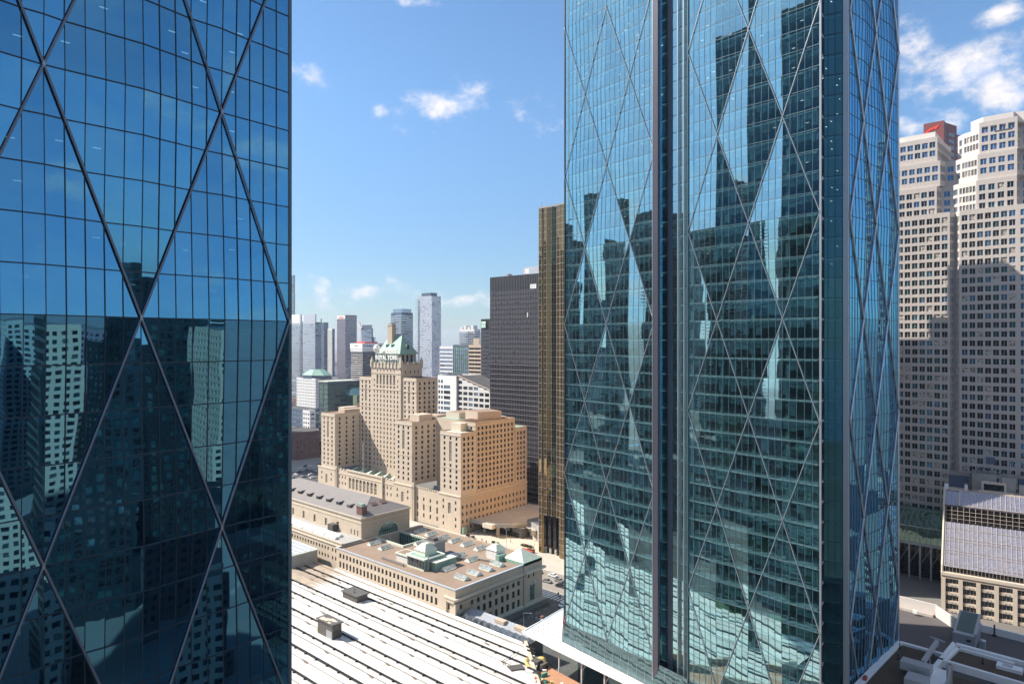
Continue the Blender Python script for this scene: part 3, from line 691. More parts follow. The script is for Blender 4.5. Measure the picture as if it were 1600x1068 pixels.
for k in range(16):
    cx=x-7.2+random.uniform(0,6.2); cy=y+random.uniform(.2,2.8); q=random.uniform(.6,1.3); b.box(cx-q,cx+q,max(y-.35,cy-.4),min(y+3.7,cy+.4),12.27+k*.004,12.275+k*.004,'trim')
b.build('lid_patch',r_)
b=MB(); b.box(x-3.4,x-.3,y-.02,y-.01,7.3,9.9,'steel'); b.box(x+.01,x+.03,y+.3,y+3.1,7.3,10.0,'roofdark'); b.build('door',r_)
b=MB(); b.box(x-9.0,x-8.2,y+.2,y+1.3,7.3,8.8,'yellow'); b.build('louvre_box',r_)
r_,x,y=vent((-199.9,140.7),8.8,4.6,2.6,'low brown metal vent house with a plain dark lid on the white shed roof','duct')
b=MB(); b.tube((x-3.5,y+1.4,10),(x-3.5,y+1.4,10.5),.18,'roofdark'); b.tube((x-6,y+3,10),(x-6,y+3,10.4),.15,'roofdark'); b.build('pipe',r_)
# small plate and railing near the shed corner
b=MB(); b.prism([(-128.8,141.6),(-126.2,140.6),(-124.0,143.6),(-126.4,145.4)],7.4,7.9,'roofdark'); one('roof_hatch',b,'dark grey hatch plate lying at the east corner of the white shed roof','hatch')
b=MB()
for p,q in (((-131.6,150),(-131.0,141.8)),((-131.0,141.8),(-130.2,141.6)),((-130.2,141.6),(-130.4,149))): b.tube((*p,8.4),(*q,8.4),.08,'steeldk',5); b.tube((*p,7),(*p,8.4),.07,'steeldk',5)
one('guard_rail',b,'thin dark loop of guard rail on the shed roof near its east edge','guard rail')
# glazed gallery roofs running along the shed's north edge
gg=empty('glazed_walkway',(-150,159,0),'grey glazed walkway roof with little sawtooth panes beside the station corner','walkway')
b=MB(); b.box(-166,-133.6,157.6,163.6,0,7.2,'mullion'); b.build('wall',gg)
b=MB()
for k in range(11):
    x=-164.5+k*2.8
    b.poly([(x,157.4,7.25),(x+2.8,157.4,7.25),(x+1.4,158.4,8.6)],'g1'); b.poly([(x+1.4,158.4,8.6),(x+2.8,157.4,7.25),(x+2.8,160,7.3)],'steel'); b.poly([(x,157.4,7.25),(x+1.4,158.4,8.6),(x,160,7.3)],'skyg')
b.build('sawtooth_pane',gg)
b=MB(); b.poly([(-165.5,159.6,7.3),(-133.8,159.6,7.3),(-133.8,163.4,8.4),(-165.5,163.4,8.4)],'steel'); b.box(-165.5,-133.8,163.4,163.7,7.2,8.5,'alu'); 
for x0 in (-152,-143.5): b.box(x0,x0+4,161,163,7.9,8.9,'beige')
b.build('roof',gg)
# ================================================================== RAILWAY STATION
st=Bld('train_station',(-200,180,0),'long buff stone railway station with flat brown roof wing and high grey roofed hall','station')
o=Vector((-237.1,156.9,0)); 
W1=('winframe',2,2,.06,('g0','g0','g1'))
wins=[]
n=26; x0=2.7; x1=237.1-176.2
for i in range(n):
    c=x0+(x1-x0)*i/(n-1)
    wins.append((c-.62,c+.62,12.2,14.15,W1)); wins.append((c-.62,c+.62,8.35,10.9,W1))
    if i>20 : wins.append((c-.58,c+.58,5.2,6.4,W1))
    elif i<14: wins.append((c-.5,c+.5,7.05,7.55,W1))
wins+= [(66.8,67.9,8.6,10.5,W1),(66.8,67.9,5.0,6.2,W1)]
st.wall(o,E_,70.7,0,15.7,wins,'stone',.35,None,(.75,.2,.05))
o=Vector((-166.4,156.9,0)); wins=[]
for y in (168,171,174,177.2,180.4,183.3,186.5,189.4):
    for z,h in ((2.1,2.5),(6.1,2.3),(9.7,1.9)): wins.append((y-156.9-.72,y-156.9+.72,z-h/2-.1,z+h/2+.1,W1))
wins+=[(7.4,8.6,z-h/2,z+h/2,W1) for z,h in ((6.1,2.3),(9.7,1.9))]+[(2.0,3.3,8.7,10.6,W1)]
st.wall(o,N_,35.2,0,15.7,wins,'stone2',.35,None,(.8,.2,0))
st.wall(Vector((-165.9,192.1,0)),N_,10.6,0,16.2,[(2.2,3.1,10.3,11.9,W1),(5.0,5.9,10.3,11.9,W1),(3.2,6.0,1.2,7.4,('copper',3,5,.1,('gteal','g0','g1')))],'stone2',.4)
mb=st.mb
mb.poly([(-166.4,192.1,0),(-165.9,192.1,0),(-165.9,192.1,16.2),(-166.4,192.1,16.2)],'stone2')
mb.box(-237.1,-165.9,202.6,202.7,0,16,'stone2'); mb.poly([(-237.1,202.6,0),(-237.1,156.9,0),(-237.1,156.9,15.7),(-237.1,202.6,15.7)],'stone2')
b=MB(); b.box(-218.8,-166.5,157.0,202.5,14.9,15.25,'gravel'); b.box(-238.3,-218.8,157.0,176.8,14.9,15.25,'gravel'); b.box(-238.3,-218.8,189.4,202.5,14.9,15.25,'gravel'); b.build('roof',st.root)
# cut roof for the light well: kerb walls round a dark court
b=MB()
b.box(-238.0,-237.0,156.9,202.6,15.7,16.0,'trim'); b.box(-237,-166.2,156.7,157.3,15.7,16.05,'greyclad'); b.box(-166.9,-166.1,157.3,192.0,15.7,16.05,'greyclad')
b.build('coping',st.root)
b=MB()
b.box(-166.4,-165.6,156.3,192.2,12.1,12.5,'trim'); b.box(-166.4,-165.3,156.2,192.2,12.5,12.95,'trim'); b.box(-171,-166.4,156.15,156.9,11.4,12.6,'trim'); b.box(-171.6,-165.5,155.9,156.9,12.6,13.0,'trim')
b.box(-165.9,-164.6,191.9,203.6,12.4,13.1,'trim'); b.box(-166.4,-165.5,156.9,192,10.95,11.15,'trim'); b.box(-165.9,-165.4,191.9,203.0,.0,1.2,'trim'); b.box(-166.4,-166.0,164,192,.0,.8,'trim')
b.box(-171.0,-170.4,156.3,156.9,0,11.4,'trim'); b.box(-166.8,-165.9,156.4,156.9,0,11.4,'trim'); b.build('cornice',st.root)
# arched head over the tall east window
b=MB()
for k in range(8):
    a0,a1=math.pi*k/8,math.pi*(k+1)/8; f=lambda a,r:(-165.82,192.1+4.6-math.cos(a)*r,7.4+math.sin(a)*r)
    b.poly([f(a0,1.4),f(a1,1.4),f(a1,1.75),f(a0,1.75)],'trim'); b.poly([(-165.86,196.7,7.4),f(a1,1.4),f(a0,1.4)],'gteal')
b.build('window_arch',st.root)
# pavilion pyramid roof
b=MB(); ax,ay=-171.6,196.6
c=[(-176.5,192.0,16.5),(-166.3,192.0,16.5),(-166.3,202.2,16.5),(-176.5,202.2,16.5)]
for i in range(4): b.poly([c[i],c[(i+1)%4],(ax,ay,20.3)],'palecopper')
b.box(-176.6,-165.9,191.8,202.4,15.3,16.5,'copper'); b.build('pyramid_roof',st.root)
def penthouse(nm,x0,x1,y0,y1,z0,z1,ra,m,rm,mt='palecopper'):
    b=MB(); b.box(x0,x1,y0,y1,z0,z1,m)
    c=[(x0-.3,y0-.3,z1),(x1+.3,y0-.3,z1),(x1+.3,y1+.3,z1),(x0-.3,y1+.3,z1)]; t=.32
    d=[(x0+(x1-x0)*t,y0+(y1-y0)*t,z1+ra),(x1-(x1-x0)*t,y0+(y1-y0)*t,z1+ra),(x1-(x1-x0)*t,y1-(y1-y0)*t,z1+ra),(x0+(x1-x0)*t,y1-(y1-y0)*t,z1+ra)]
    for i in range(4): b.poly([c[i],c[(i+1)%4],d[(i+1)%4],d[i]],rm)
    b.poly(d,rm); b.build(nm,st.root)
penthouse('roof_penthouse',-184,-178.6,190.2,195.5,15.2,18.8,1.8,'whitewall','palecopper')
b=MB(); b.box(-178.4,-176.6,189.5,193.5,15.2,17.6,'copper'); b.tube((-178,187.6,15.8),(-173.5,187.6,15.8),.35,'steel'); b.tube((-184.5,185.8,15.9),(-195.5,176.5,15.9),.35,'roofgrey'); b.tube((-184.6,185.6,15.9),(-178,187.6,15.9),.35,'roofgrey'); b.build('duct',st.root)
# central plant house
b=MB(); b.box(-199.6,-189.9,163.2,172.6,15.2,19.3,'copper'); b.box(-200.2,-189.3,162.7,173.2,19.3,19.8,'curb'); b.box(-199.0,-190.5,163.8,172,19.8,19.9,'copper')
b.box(-199.5,-190.0,163.1,163.2,15.25,15.9,'curb'); b.build('plant_house',st.root)
b=MB()
for k in range(6): b.box(-199.2+k*1.55,-198.0+k*1.55,163.0,163.15,16.1,19.0,'g1')
b.build('plant_house_window',st.root)
penthouse('lantern',-197.6,-191.6,165.2,171.0,19.8,21.6,2.2,'curb','palecopper')
b=MB(); b.box(-207.6,-200.3,164.4,169.4,15.2,18.0,'whitewall'); b.box(-208.0,-200.2,164.0,169.8,18.0,18.5,'curb'); b.box(-207.4,-200.8,164.6,169.2,18.5,18.55,'gravel'); b.build('plant_room',st.root)
b=MB(); b.box(-189.7,-186.6,166.0,176.4,15.2,18.2,'copper'); b.box(-189.9,-186.4,165.8,176.6,18.2,18.5,'curb'); b.tube((-189.2,164.6,15.2),(-189.2,164.6,21),.28,'steel'); b.build('annexe',st.root)
b=MB(); b.prism([(-203,175.4),(-197.8,175.4),(-197.0,180.2),(-203.6,180.2)],15.2,21.2,'concrete'); b.prism([(-203.8,174.8),(-197.1,174.8),(-196.3,180.8),(-204.4,180.8)],21.2,21.9,'concrete','roofdark'); b.box(-202,-199,176,178,21.9,22.8,'duct'); b.box(-201.4,-200.3,175.3,175.4,17.2,19.2,'black'); b.build('lift_house',st.root)
b=MB(); b.box(-195.4,-190.8,177.6,181.4,15.2,17.4,'whitewall'); b.box(-195.6,-190.6,177.4,181.6,17.4,17.6,'bluedark'); b.build('fan_box',st.root)
b=MB(); b.box(-213,-199.8,161.4,161.9,15.2,16.2,'roofgrey'); b.build('parapet_step',st.root)
# skylights
def skyl(x,y,alongx,mm):
    b=MB(); L,w,h=2.7,1.35,1.5; z=15.25
    P=(lambda a,c,z:(x+a,y+c,z)) if alongx else (lambda a,c,z:(x-c,y+a,z))
    for sgn in (-1,1):
        q=[P(-L,sgn*w,z+.35),P(L,sgn*w,z+.35),P(L,0,z+h),P(-L,0,z+h)]
        b.poly(q if sgn<0 else q[::-1],mm)
        for k in range(9):
            a=-L+2*L*k/8; b.tube(P(a,sgn*(w+.02),z+.40),P(a,sgn*.05,z+h+.06),.055,'white',4)
    for sgn in (-1,1):
        q=[P(sgn*L,-w,z+.35),P(sgn*L,w,z+.35),P(sgn*L,0,z+h)]; b.poly(q,'white')
    for A,B in ((P(-L,-w,z+.2),P(L,-w,z+.2)),(P(-L,w,z+.2),P(L,w,z+.2)),(P(-L,-w,z+.2),P(-L,w,z+.2)),(P(L,-w,z+.2),P(L,w,z+.2))): b.tube(A,B,.22,'curb',4)
    b.build('skylight',st.root)
for x,y in ((-174.2,167.5),(-174.2,173.7),(-174.3,180.2),(-174.8,186.6)): skyl(x,y,True,'skyg')
for x,y in ((-215.7,196.3),(-208.6,196.4),(-201.2,196.3),(-193.2,196.1),(-186,196),(-192.9,183.9),(-185.7,184.0),(-184.8,170.8),(-231.1,171.3),(-222.9,170.7),(-230.8,196.1),(-223.6,196.1),(-216.7,184.1),(-210,184)): skyl(x,y,False,'skyg')
# light well
b=MB()
X0,X1,Y0_,Y1=-238.3,-218.8,176.8,189.4
for r in ((X0,X1,Y0_-.5,Y0_),(X0,X1,Y1,Y1+.5),(X1,X1+.5,Y0_-.5,Y1+.5)): b.box(*r,15.2,16.1,'curb')
b.poly([(X0,Y0_,4),(X1,Y0_,4),(X1,Y1,4),(X0,Y1,4)],'roofdark'); b.poly([(X0,Y1,4),(X1,Y1,4),(X1,Y1,15.2),(X0,Y1,15.2)],'gteal'); b.poly([(X1,Y0_,4),(X1,Y0_,15.2),(X1,Y1,15.2),(X1,Y1,4)],'gteal'); b.poly([(X0,Y0_,4),(X0,Y0_,15.2),(X1,Y0_,15.2),(X1,Y0_,4)],'stone2')
for k in range(13): b.box(X0+1.5*k,X0+1.5*k+.18,Y1-.14,Y1-.02,4,16.0,'copper')
b.build('light_well',st.root)
# great hall
HX0,HX1,HY0,HY1=-333,-238.4,170.0,196.3
SW=[ (c-.9,c+.9,17.3,20.6,('trim',2,3,.09,('g1','g0'))) for c in [HX1+333-17.5-9.35*i for i in range(8)] ]
SW+=[(94.6-c-.35,94.6-c+.35,17.1,19.4,W1) for c in (2.6,5.0,7.4)]
st.wall(Vector((HX0,HY0,0)),E_,94.6,0,24.6,SW,'stone',.35)
mb.poly([(HX1,HY0,0),(HX1,HY1,0),(HX1,HY1,24.6),(HX1,HY0,24.6)],'stone2'); mb.poly([(HX1,HY1,0),(HX0,HY1,0),(HX0,HY1,24.6),(HX1,HY1,24.6)],'stone2')
b=MB(); b.box(HX0-.5,HX1+.5,HY0-.5,HY1+.5,24.6,25.2,'trim'); b.build('cornice',st.root)
b=MB(); b.box(HX0-.2,HX1+.2,HY0-.2,HY1+.2,22.6,22.9,'trim'); b.build('string_course',st.root)
b=MB(); rx0,rx1=-301.9-9,-249.6; ry=183.2; z0,z1=25.2,30.6
A=(HX0-.2,HY0-.2,z0);B=(HX1+.2,HY0-.2,z0);C=(HX1+.2,HY1+.2,z0);D=(HX0-.2,HY1+.2,z0);R1=(rx0,ry,z1);R2=(rx1,ry,z1)
b.poly([A,B,R2,R1],'roofgrey'); b.poly([B,C,R2],'roofgrey'); b.poly([C,D,R1,R2],'roofgrey'); b.poly([D,A,R1],'roofgrey')
for P,Q in ((R1,R2),(B,R2),(C,R2),(A,R1)): b.tube(P,Q,.12,'steel',4)
b.build('hall_roof',st.root)
for i in range(7):
    x=-252.5-i*8.2; y=173.4; zz=25.2+(y-HY0)/13.2*5.4
    b=MB(); b.poly([(x-1.6,y,zz),(x+.9,y,zz),(x+.9,y,zz+1.3),(x-1.6,y,zz+1.3)],'g0'); b.poly([(x-2.0,y-.3,zz+1.4),(x+1.2,y-.3,zz+1.4),(x+.2,y+3.2,zz+1.5)],'roofgrey'); b.poly([(x+1.0,y-.2,zz+1.4),(x+1.0,y,zz),(x+.2,y+3.2,zz+1.5)],'roofdark'); b.build('dormer',st.root)
b=MB(); b.box(-243.6,-239.6,171.2,173.8,25.2,29.3,'brick'); b.box(-243.9,-239.3,170.9,174.1,29.3,29.8,'roofgrey'); b.box(-243.0,-240.2,171.6,173.4,29.8,30.4,'copper'); b.build('chimney',st.root)
b=MB(); 
for sx in (-246,-244.5):
    b.poly([(sx-2,180,28.2),(sx-2+1.6,178,27.6),(sx-2+2.4,181,28.4),(sx-1.2,183,29.0)],'brick') if False else None
b.poly([(-245.5,184.4,28.95),(-243.6,184.4,28.05),(-243.6,187.6,28.05),(-245.5,187.6,28.95)],'brick'); b.poly([(-245.5,179.4,28.95),(-243.6,179.4,28.05),(-243.6,182.6,28.05),(-245.5,182.6,28.95)],'brick'); b.build('roof_hatch',st.root)
# big arched window on the hall's east gable wall
b=MB(); cy,rz,rr=184.3,15.4,5.6
f=lambda a,r,dx=0:(HX1+.06+dx,cy-math.cos(a)*r,rz+math.sin(a)*r)
for k in range(14):
    a0,a1=math.pi*k/14,math.pi*(k+1)/14
    b.poly([(HX1+.05,cy,rz),f(a1,rr),f(a0,rr)],'gteal'); b.poly([f(a0,rr,.1),f(a1,rr,.1),f(a1,rr+.35,.1),f(a0,rr+.35,.1)],'trim')
for k in range(-5,6):
    h=math.sqrt(max(0,rr*rr-k*k)); b.box(HX1+.05,HX1+.15,cy+k-.05,cy+k+.05,rz,rz+h,'copper')
for z in (1.4,2.8,4.2):
    h=math.sqrt(rr*rr-z*z); b.box(HX1+.05,HX1+.16,cy-h,cy+h,rz+z-.05,rz+z+.05,'copper')
b.build('window_arch',st.root)
# lower southern range west of the wing
wn=[]
for c in (50.6,48.6,46.5,43.4,41.4):
    for z in (13.4,9.8): wn.append((83-c-.1,83-c+.9,z-.75,z+.75,W1))
wn=[]
for k in range(18):
    c=92-2.2*k-1.6-(1.2 if k>2 else 0)
    wn.append((c-.5,c+.5,12.2,13.7,W1)); wn.append((c-.5,c+.5,8.9,10.4,W1))
st.wall(Vector((-330,159.6,0)),E_,92.9,0,16.6,wn,'stone',.35)
mb.box(-330,-237.2,160.0,170,16.2,16.6,'concrete')
b=MB(); b.box(-330,-237.1,159.2,159.7,15.2,15.6,'trim'); b.box(-330,-237.1,159.3,159.9,16.6,17.0,'trim'); b.build('cornice',st.root)
b=MB()
for r in range(2):
    for k in range(9):
        x=-245-k*8.6-r*1.5; y=162.4+r*3.0; n=6
        for j in range(n):
            a0,a1=math.pi*j/n,math.pi*(j+1)/n
            b.poly([(x-7.9,y-1.15*math.cos(a0),16.7+1.0*math.sin(a0)),(x,y-1.15*math.cos(a0),16.7+1.0*math.sin(a0)),(x,y-1.15*math.cos(a1),16.7+1.0*math.sin(a1)),(x-7.9,y-1.15*math.cos(a1),16.7+1.0*math.sin(a1))][::-1],'white')
        b.poly([(x,y-1.15*math.cos(math.pi*j/n),16.7+math.sin(math.pi*j/n)) for j in range(n+1)],'white'); b.tube((x-3.9,y-.8,17.4),(x-3.9,y-.8,17.9),.08,'black',4)
b.build('barrel_rooflight',st.root)
b=MB(); b.box(-259.6,-255.8,167.2,170,16.7,19.6,'roofdark'); b.build('roof_cabin',st.root)
# arches low on the south range
b=MB()
for k in range(9):
    x=-240.6-k*6.3
    for j in range(8):
        a0,a1=math.pi*j/8,math.pi*(j+1)/8; f=lambda a,r,d:(x-math.cos(a)*r,159.5-d,4.2+math.sin(a)*r)
        b.poly([(x,159.52,4.2),f(a1,1.9,0),f(a0,1.9,0)],'g1'); b.poly([f(a0,1.9,.05),f(a1,1.9,.05),f(a1,2.5,.05),f(a0,2.5,.05)],'trim')
    for q in (-.7,.7): b.box(x+q-.1,x+q+.1,159.3,159.48,4.2,6.1,'trim')
b.build('window_arch',st.root)
st.finish('wall',100)
# pale concrete hall at far left in front of the station
ch=empty('glazed_roof_hall',(-262,140,0),'pale concrete box with a glazed grey roof at the left end of the train shed','hall')
b=MB(); b.box(-330,-250.6,143.6,156.5,0,12.2,'concrete'); b.build('wall',ch)
b=MB(); b.box(-330,-250.3,143.3,156.8,12.2,12.7,'curb'); 
for k in range(14): b.box(-252-k*3,-251.8-k*3,143.4,156.6,12.7,12.85,'white')
for k in range(5): b.box(-330,-250.4,144.5+k*2.8,144.7+k*2.8,12.7,12.86,'white')
b.box(-330,-251,144,156.2,12.66,12.72,'greyclad'); b.build('roof',ch)
b=MB(); 
for k in range(12): b.box(-252-k*4,-251.8-k*4,143.45,143.62,0,12.2,'roofgrey')
for z in (4,8): b.box(-330,-250.5,143.5,143.62,z,z+.15,'roofgrey')
b.build('panel_joint',ch)
# ================================================================== GRAND HOTEL
ht=Bld('grand_hotel',(-320,260,0),'large limestone grand hotel with green copper roof, tall chimney and rooftop name sign','hotel')
WH=('winframe',2,2,.05,('g0','g0','g1'))
def hw(L,m,nc,z0,z1,ww=1.45,wh=1.75,fh=2.88,skip=()):
    out=[]; nr=int((z1-z0)/fh+1e-6)
    for i in range(nc):
        c=m+(L-2*m)*(i+.5)/nc
        for j in range(nr):
            if (i,j) in skip: continue
            z=z1-fh*(j+.5); out.append((c-ww/2,c+ww/2,z-wh/2,z+wh/2,WH))
    return out
def wing(x0,x1,y0,y1,z0,z1,ns,ne,m='stone',arch=True,hw0=None,ze=None,es=None):
    o=Vector((x0,y0,0)); top=z1-2.0
    big=[]
    L=x1-x0
    sk=set()
    if arch and ns%2==1:
        c=ns//2; sk|={(c,j) for j in (1,2,3,4)}; cx=1.0+(L-2)*(c+.5)/ns; big=[(cx-1.0,cx+1.0,top-2.88*5+.6,top-2.88-.1,('trim',3,5,.16,('g0','g1')))]
    ws=[w for w in hw(L,1.0,ns,z0,top,skip=sk)]
    ht.wall(o,E_,L,z0,z1,ws+big,m,.35,None,(.8,.15,.05))
    L2=y1-y0; ht.wall(Vector((x1,y0,0)),N_,L2,z0,z1,hw(L2,.9,ne,ze if ze is not None else z0,top),m,.35,None,(.8,.17,.03))
    ht.mb.poly([(x1,y1,z0),(x0,y1,z0),(x0,y1,z1),(x1,y1,z1)],m); ht.mb.poly([(x0,y1,z0),(x0,y0,z0),(x0,y0,z1),(x0,y1,z1)],m)
    b=MB(); b.box(x0+.4,x1-.4,y0+.4,y1-.4,z1-1.0,z1-.7,'gravel'); b.build('roof',ht.root)
    b=MB(); b.box(x0-.25,x1+.25,y0-.25,y0+.15,z1-1.9,z1-1.5,'trim'); b.box(x1-.1,x1+.25,y0+.15,y1,z1-1.9,z1-1.5,'trim')
    zz=top-2.88*6+.25
    if zz>z0+3:
        b3=MB(); b3.box(x0+.5,x1+.2,y0-.2,y0+.02,zz-.15,zz+.15,'trim'); b3.box(x1-.02,x1+.2,y0+.02,y1,zz-.15,zz+.15,'trim'); b3.build('string_course',ht.root)
    for k in range(int((x1-x0)/1.6)): b.box(x0+.5+k*1.6,x0+1.2+k*1.6,y0-.22,y0+.1,z1-2.4,z1-1.9,'trim')
    b.build('cornice',ht.root)
# podium zone under wings down to street
wing(-385.1,-369.6,243.4,282,19.5,54.3,3,7)
wing(-308.6,-293.6,243.4,290,19.5,55.0,3,10)
wing(-269.9,-254.0,243.4,254.5,19.5,52.5,3,3)
wing(-269.5,-254.3,254.5,286.2,19.5,57.0,3,10,'stone2',False)
wing(-269.9,-254.0,286.2,296.3,19.5,51.3,3,3,'stone2',False)
# main tower
wing(-369.6,-355.7,262.3,283,16,77.4,3,4)
wing(-325.9,-312.2,262.3,278.9,16,78.2,3,4)
# centre of main tower with six arched windows
cw=[]; L=29.8; x0=-355.7
for i in range(8):
    c=1.3+(L-2.6)*(i+.5)/8
    for j in range(17):
        z=72.2-.9-2.88*(j+.9); 
        if z>17: cw.append((c-.58,c+.58,z-.9,z+.9,WH))
    if 1<=i<=6:
        cw.append((c-.95,c+.95,73.2,78.6,('trim',2,4,.14,('g1','g0')))); cw.append((c-.85,c+.85,71.0,72.5,('trim',2,1,.12,('g0','g1')))); cw.append((c-.4,c+.4,81.0,83.0,WH))
    else:
        cw.append((c-.5,c+.5,75.0,76.6,WH)); cw.append((c-.5,c+.5,71.6,73.2,WH))
ht.wall(Vector((x0,261.4,0)),E_,L,16,86.8,cw,'stone',.5,None,(.8,.2,0))
ht.wall(Vector((-325.9,261.4,0)),N_,17.1,16,86.8,[(c-.4,c+.4,80.6,82.2,WH) for c in (4,7.5,11,14)],'stone',.35)
mb=ht.mb; mb.poly([(x0,278.5,16),(x0,261.4,16),(x0,261.4,86.8),(x0,278.5,86.8)],'stone'); mb.poly([(-325.9,278.5,16),(x0,278.5,16),(x0,278.5,86.8),(-325.9,278.5,86.8)],'stone')
b=MB(); b.box(x0-.3,-325.6,261.1,261.5,80.2,80.5,'trim'); b.box(x0,-325.9,261.4,278.5,86.0,86.3,'copper')
b.box(x0-.2,-325.7,261.2,261.4,69.9,70.2,'trim'); b.box(-369.7,-355.8,262.05,262.3,69.6,69.9,'trim'); b.box(-325.6,-312.0,262.05,262.3,69.6,69.9,'trim'); b.box(-312.2,-311.95,262.2,279,69.6,69.9,'trim')
for k in range(9): 
    x=x0+1+k*3.45; b.box(x-.35,x+.35,260.9,261.4,83.6,87.6,'trim')
for k in range(4): 
    y=262.5+k*4.6; b.box(-325.9,-325.5,y-.35,y+.35,84,87.6,'trim')
for k in range(18): b.box(x0+.6+k*1.65,x0+1.4+k*1.65,261.0,261.4,83.2,83.7,'roofgrey')
b.build('cornice',ht.root)
b=MB()
for i in range(1,7):
    c=x0+1.3+(L-2.6)*(i+.5)/8
    for j in range(6):
        a0,a1=math.pi*j/6,math.pi*(j+1)/6; f=lambda a,r,y:(c-math.cos(a)*r,y,78.6+math.sin(a)*r)
        b.poly([(c,261.33,78.6),f(a1,.95,261.33),f(a0,.95,261.33)],'g0'); b.poly([f(a0,.95,261.3),f(a1,.95,261.3),f(a1,1.25,261.3),f(a0,1.25,261.3)],'trim')
b.build('window_arch',ht.root)
for cx_,cy_ in ((x0+.3,261.7),(-326.2,261.7),(-326.2,278.2)):
    b=MB(); b.box(cx_-.8,cx_+.8,cy_-.8,cy_+.8,84,88.6,'trim'); b.lathe((cx_,cy_,88.6),[(.8,0),(.5,.8),(.0,2.6)],'trim',8); b.build('turret',ht.root)
# penthouse below the copper roof
px0,px1,py0,py1=-355.2,-333.4,267,279.8
WP=('black',1,1,0,('g0','g1'))
ht.wall(Vector((px0,py0,0)),E_,px1-px0,86.3,92.8,[(c-1,c+1,87.6,91.6,WP) for c in (3,6.6,10.2,13.8,17.4)],'concrete',.4)
ht.wall(Vector((px1,py0,0)),N_,py1-py0,86.3,92.8,[(c-.9,c+.9,87.4,91.8,WP) for c in (2.4,5.8,9.2)],'concrete',.4)
mb.poly([(px1,py1,86.3),(px0,py1,86.3),(px0,py1,92.8),(px1,py1,92.8)],'concrete'); mb.poly([(px0,py1,86.3),(px0,py0,86.3),(px0,py0,92.8),(px0,py1,92.8)],'concrete')
b=MB(); e=1.0; A=(px0-e,py0-e,92.6);B=(px1+e,py0-e,92.6);C=(px1+e,py1+e,92.6);D=(px0-e,py1+e,92.6); yy=273.4; R1=(-351.5,yy,104.6);R2=(-339.5,yy,104.6)
for q in ([A,B,R2,R1],[B,C,R2],[C,D,R1,R2],[D,A,R1]): b.poly(q,'copper')
b.box(px0-e-.1,px1+e+.1,py0-e-.1,py1+e+.1,92.3,92.65,'copper')
b.box(-352.5,-338.7,yy-.3,yy+.3,104.3,104.9,'copper'); b.build('copper_roof',ht.root)
for dx in (-349.0,-343.6):
    b=MB(); b.box(dx-1.0,dx+1.0,268.6,272,95.6,98.4,'copper'); b.box(dx-.8,dx+.8,268.5,268.6,95.8,98.0,'g0'); b.poly([(dx-1.2,268.4,98.4),(dx+1.2,268.4,98.4),(dx+1.2,272.5,99.6),(dx-1.2,272.5,99.6)],'copper'); b.build('dormer',ht.root)
b=MB(); b.box(-336.4,-333.6,272.4,274.4,95.4,98.4,'copper'); b.box(-333.6,-333.5,272.6,274.2,95.6,98.0,'g0'); b.build('dormer',ht.root)
b=MB(); b.box(-349.8,-345.2,269.8,273.0,98,110.6,'stone2'); b.box(-350.1,-344.9,269.5,273.3,110.6,111.4,'trim'); b.box(-349.2,-345.8,270.2,272.6,111.4,112.0,'brick'); b.build('chimney',ht.root)
# rooftop sign
import json
def text(name,s,x,y,z,size,m,root,rz=0,ext=.15,sx=1.0,shear=0,align='CENTER',rx=90):
    cu=bpy.data.curves.new(name,'FONT'); cu.body=s; cu.size=size; cu.extrude=ext; cu.align_x=align; cu.shear=shear; cu.resolution_u=2; cu.offset=size*.018
    o=bpy.data.objects.new(name,cu); dg=None
    COL.objects.link(o); bpy.context.view_layer.update(); me=bpy.data.meshes.new_from_object(o); COL.objects.unlink(o); bpy.data.objects.remove(o)
    me.materials.clear(); me.materials.append(M[m]); k=bpy.data.objects.new(name,me); COL.objects.link(k)
    r=root.location if root else Vector((0,0,0)); k.location=(x-r.x,y-r.y,z-r.z); k.rotation_euler=(rad(rx),0,rz); k.scale=(sx,1,1)
    if root: k.parent=root
    return k
text('sign_lettering','Fairmont',-342.6,263.2,93.0,5.6,'sign',ht.root,shear=.35,ext=.2)
text('sign_lettering','ROYAL YORK',-342.4,263.1,88.9,3.9,'sign',ht.root,ext=.2,sx=.95)
b=MB()
for k in range(10): b.tube((-353.5+k*2.45,263.6,86.3),(-353.5+k*2.45,263.6,95.0),.13,'white',4)
for z in (88.6,92.6): b.tube((-354.5,263.6,z),(-330.8,263.6,z),.13,'white',4)
b.lathe((-352.8,263.5,92.6),[(0,0),(1.6,1.2),(2.2,3.2),(1.5,5.2),(.4,5.8)],'sign',8); b.build('sign_frame',ht.root)
# roof plant on the wings
b=MB(); b.box(-383,-377,255,266,53,57.0,'stone'); b.box(-376.5,-371.5,252,272,53,56.2,'stone2'); b.box(-384,-378,270,281,53.5,58.5,'brick'); b.build('roof_plant',ht.root)
b=MB(); b.box(-306,-297.5,252,262,54,58,'stone'); b.box(-304,-294.5,263,288,54,57.2,'stone2'); b.build('roof_plant',ht.root)
b=MB(); b.box(-293.5,-270,262,296,16,56.0,'stone'); b.poly([(-292,262.3,56.05),(-271,262.3,56.05),(-271,295.5,56.05),(-292,295.5,56.05)],'copper'); b.prism([(-290,266),(-279,266),(-276,282),(-290,282)],56,59.5,'trim','gravel'); b.prism([(-276,268),(-264,266),(-259,280),(-274,284)],56.0,61.0,'beige','gravel'); b.box(-268.6,-261,250,254.4,51.8,56.2,'trim'); b.box(-269,-254.8,244.2,254,51.6,51.95,'palecopper'); b.box(-269.6,-254.4,286.6,296,50.4,51.0,'copper'); b.build('roof_plant',ht.root)
b=MB(); 
for k in range(18): b.box(-268.6+k*.8,-268.2+k*.8,255,285,56.02,56.3+random.random()*.9,'gravel')
b.build('roof_clutter',ht.root)
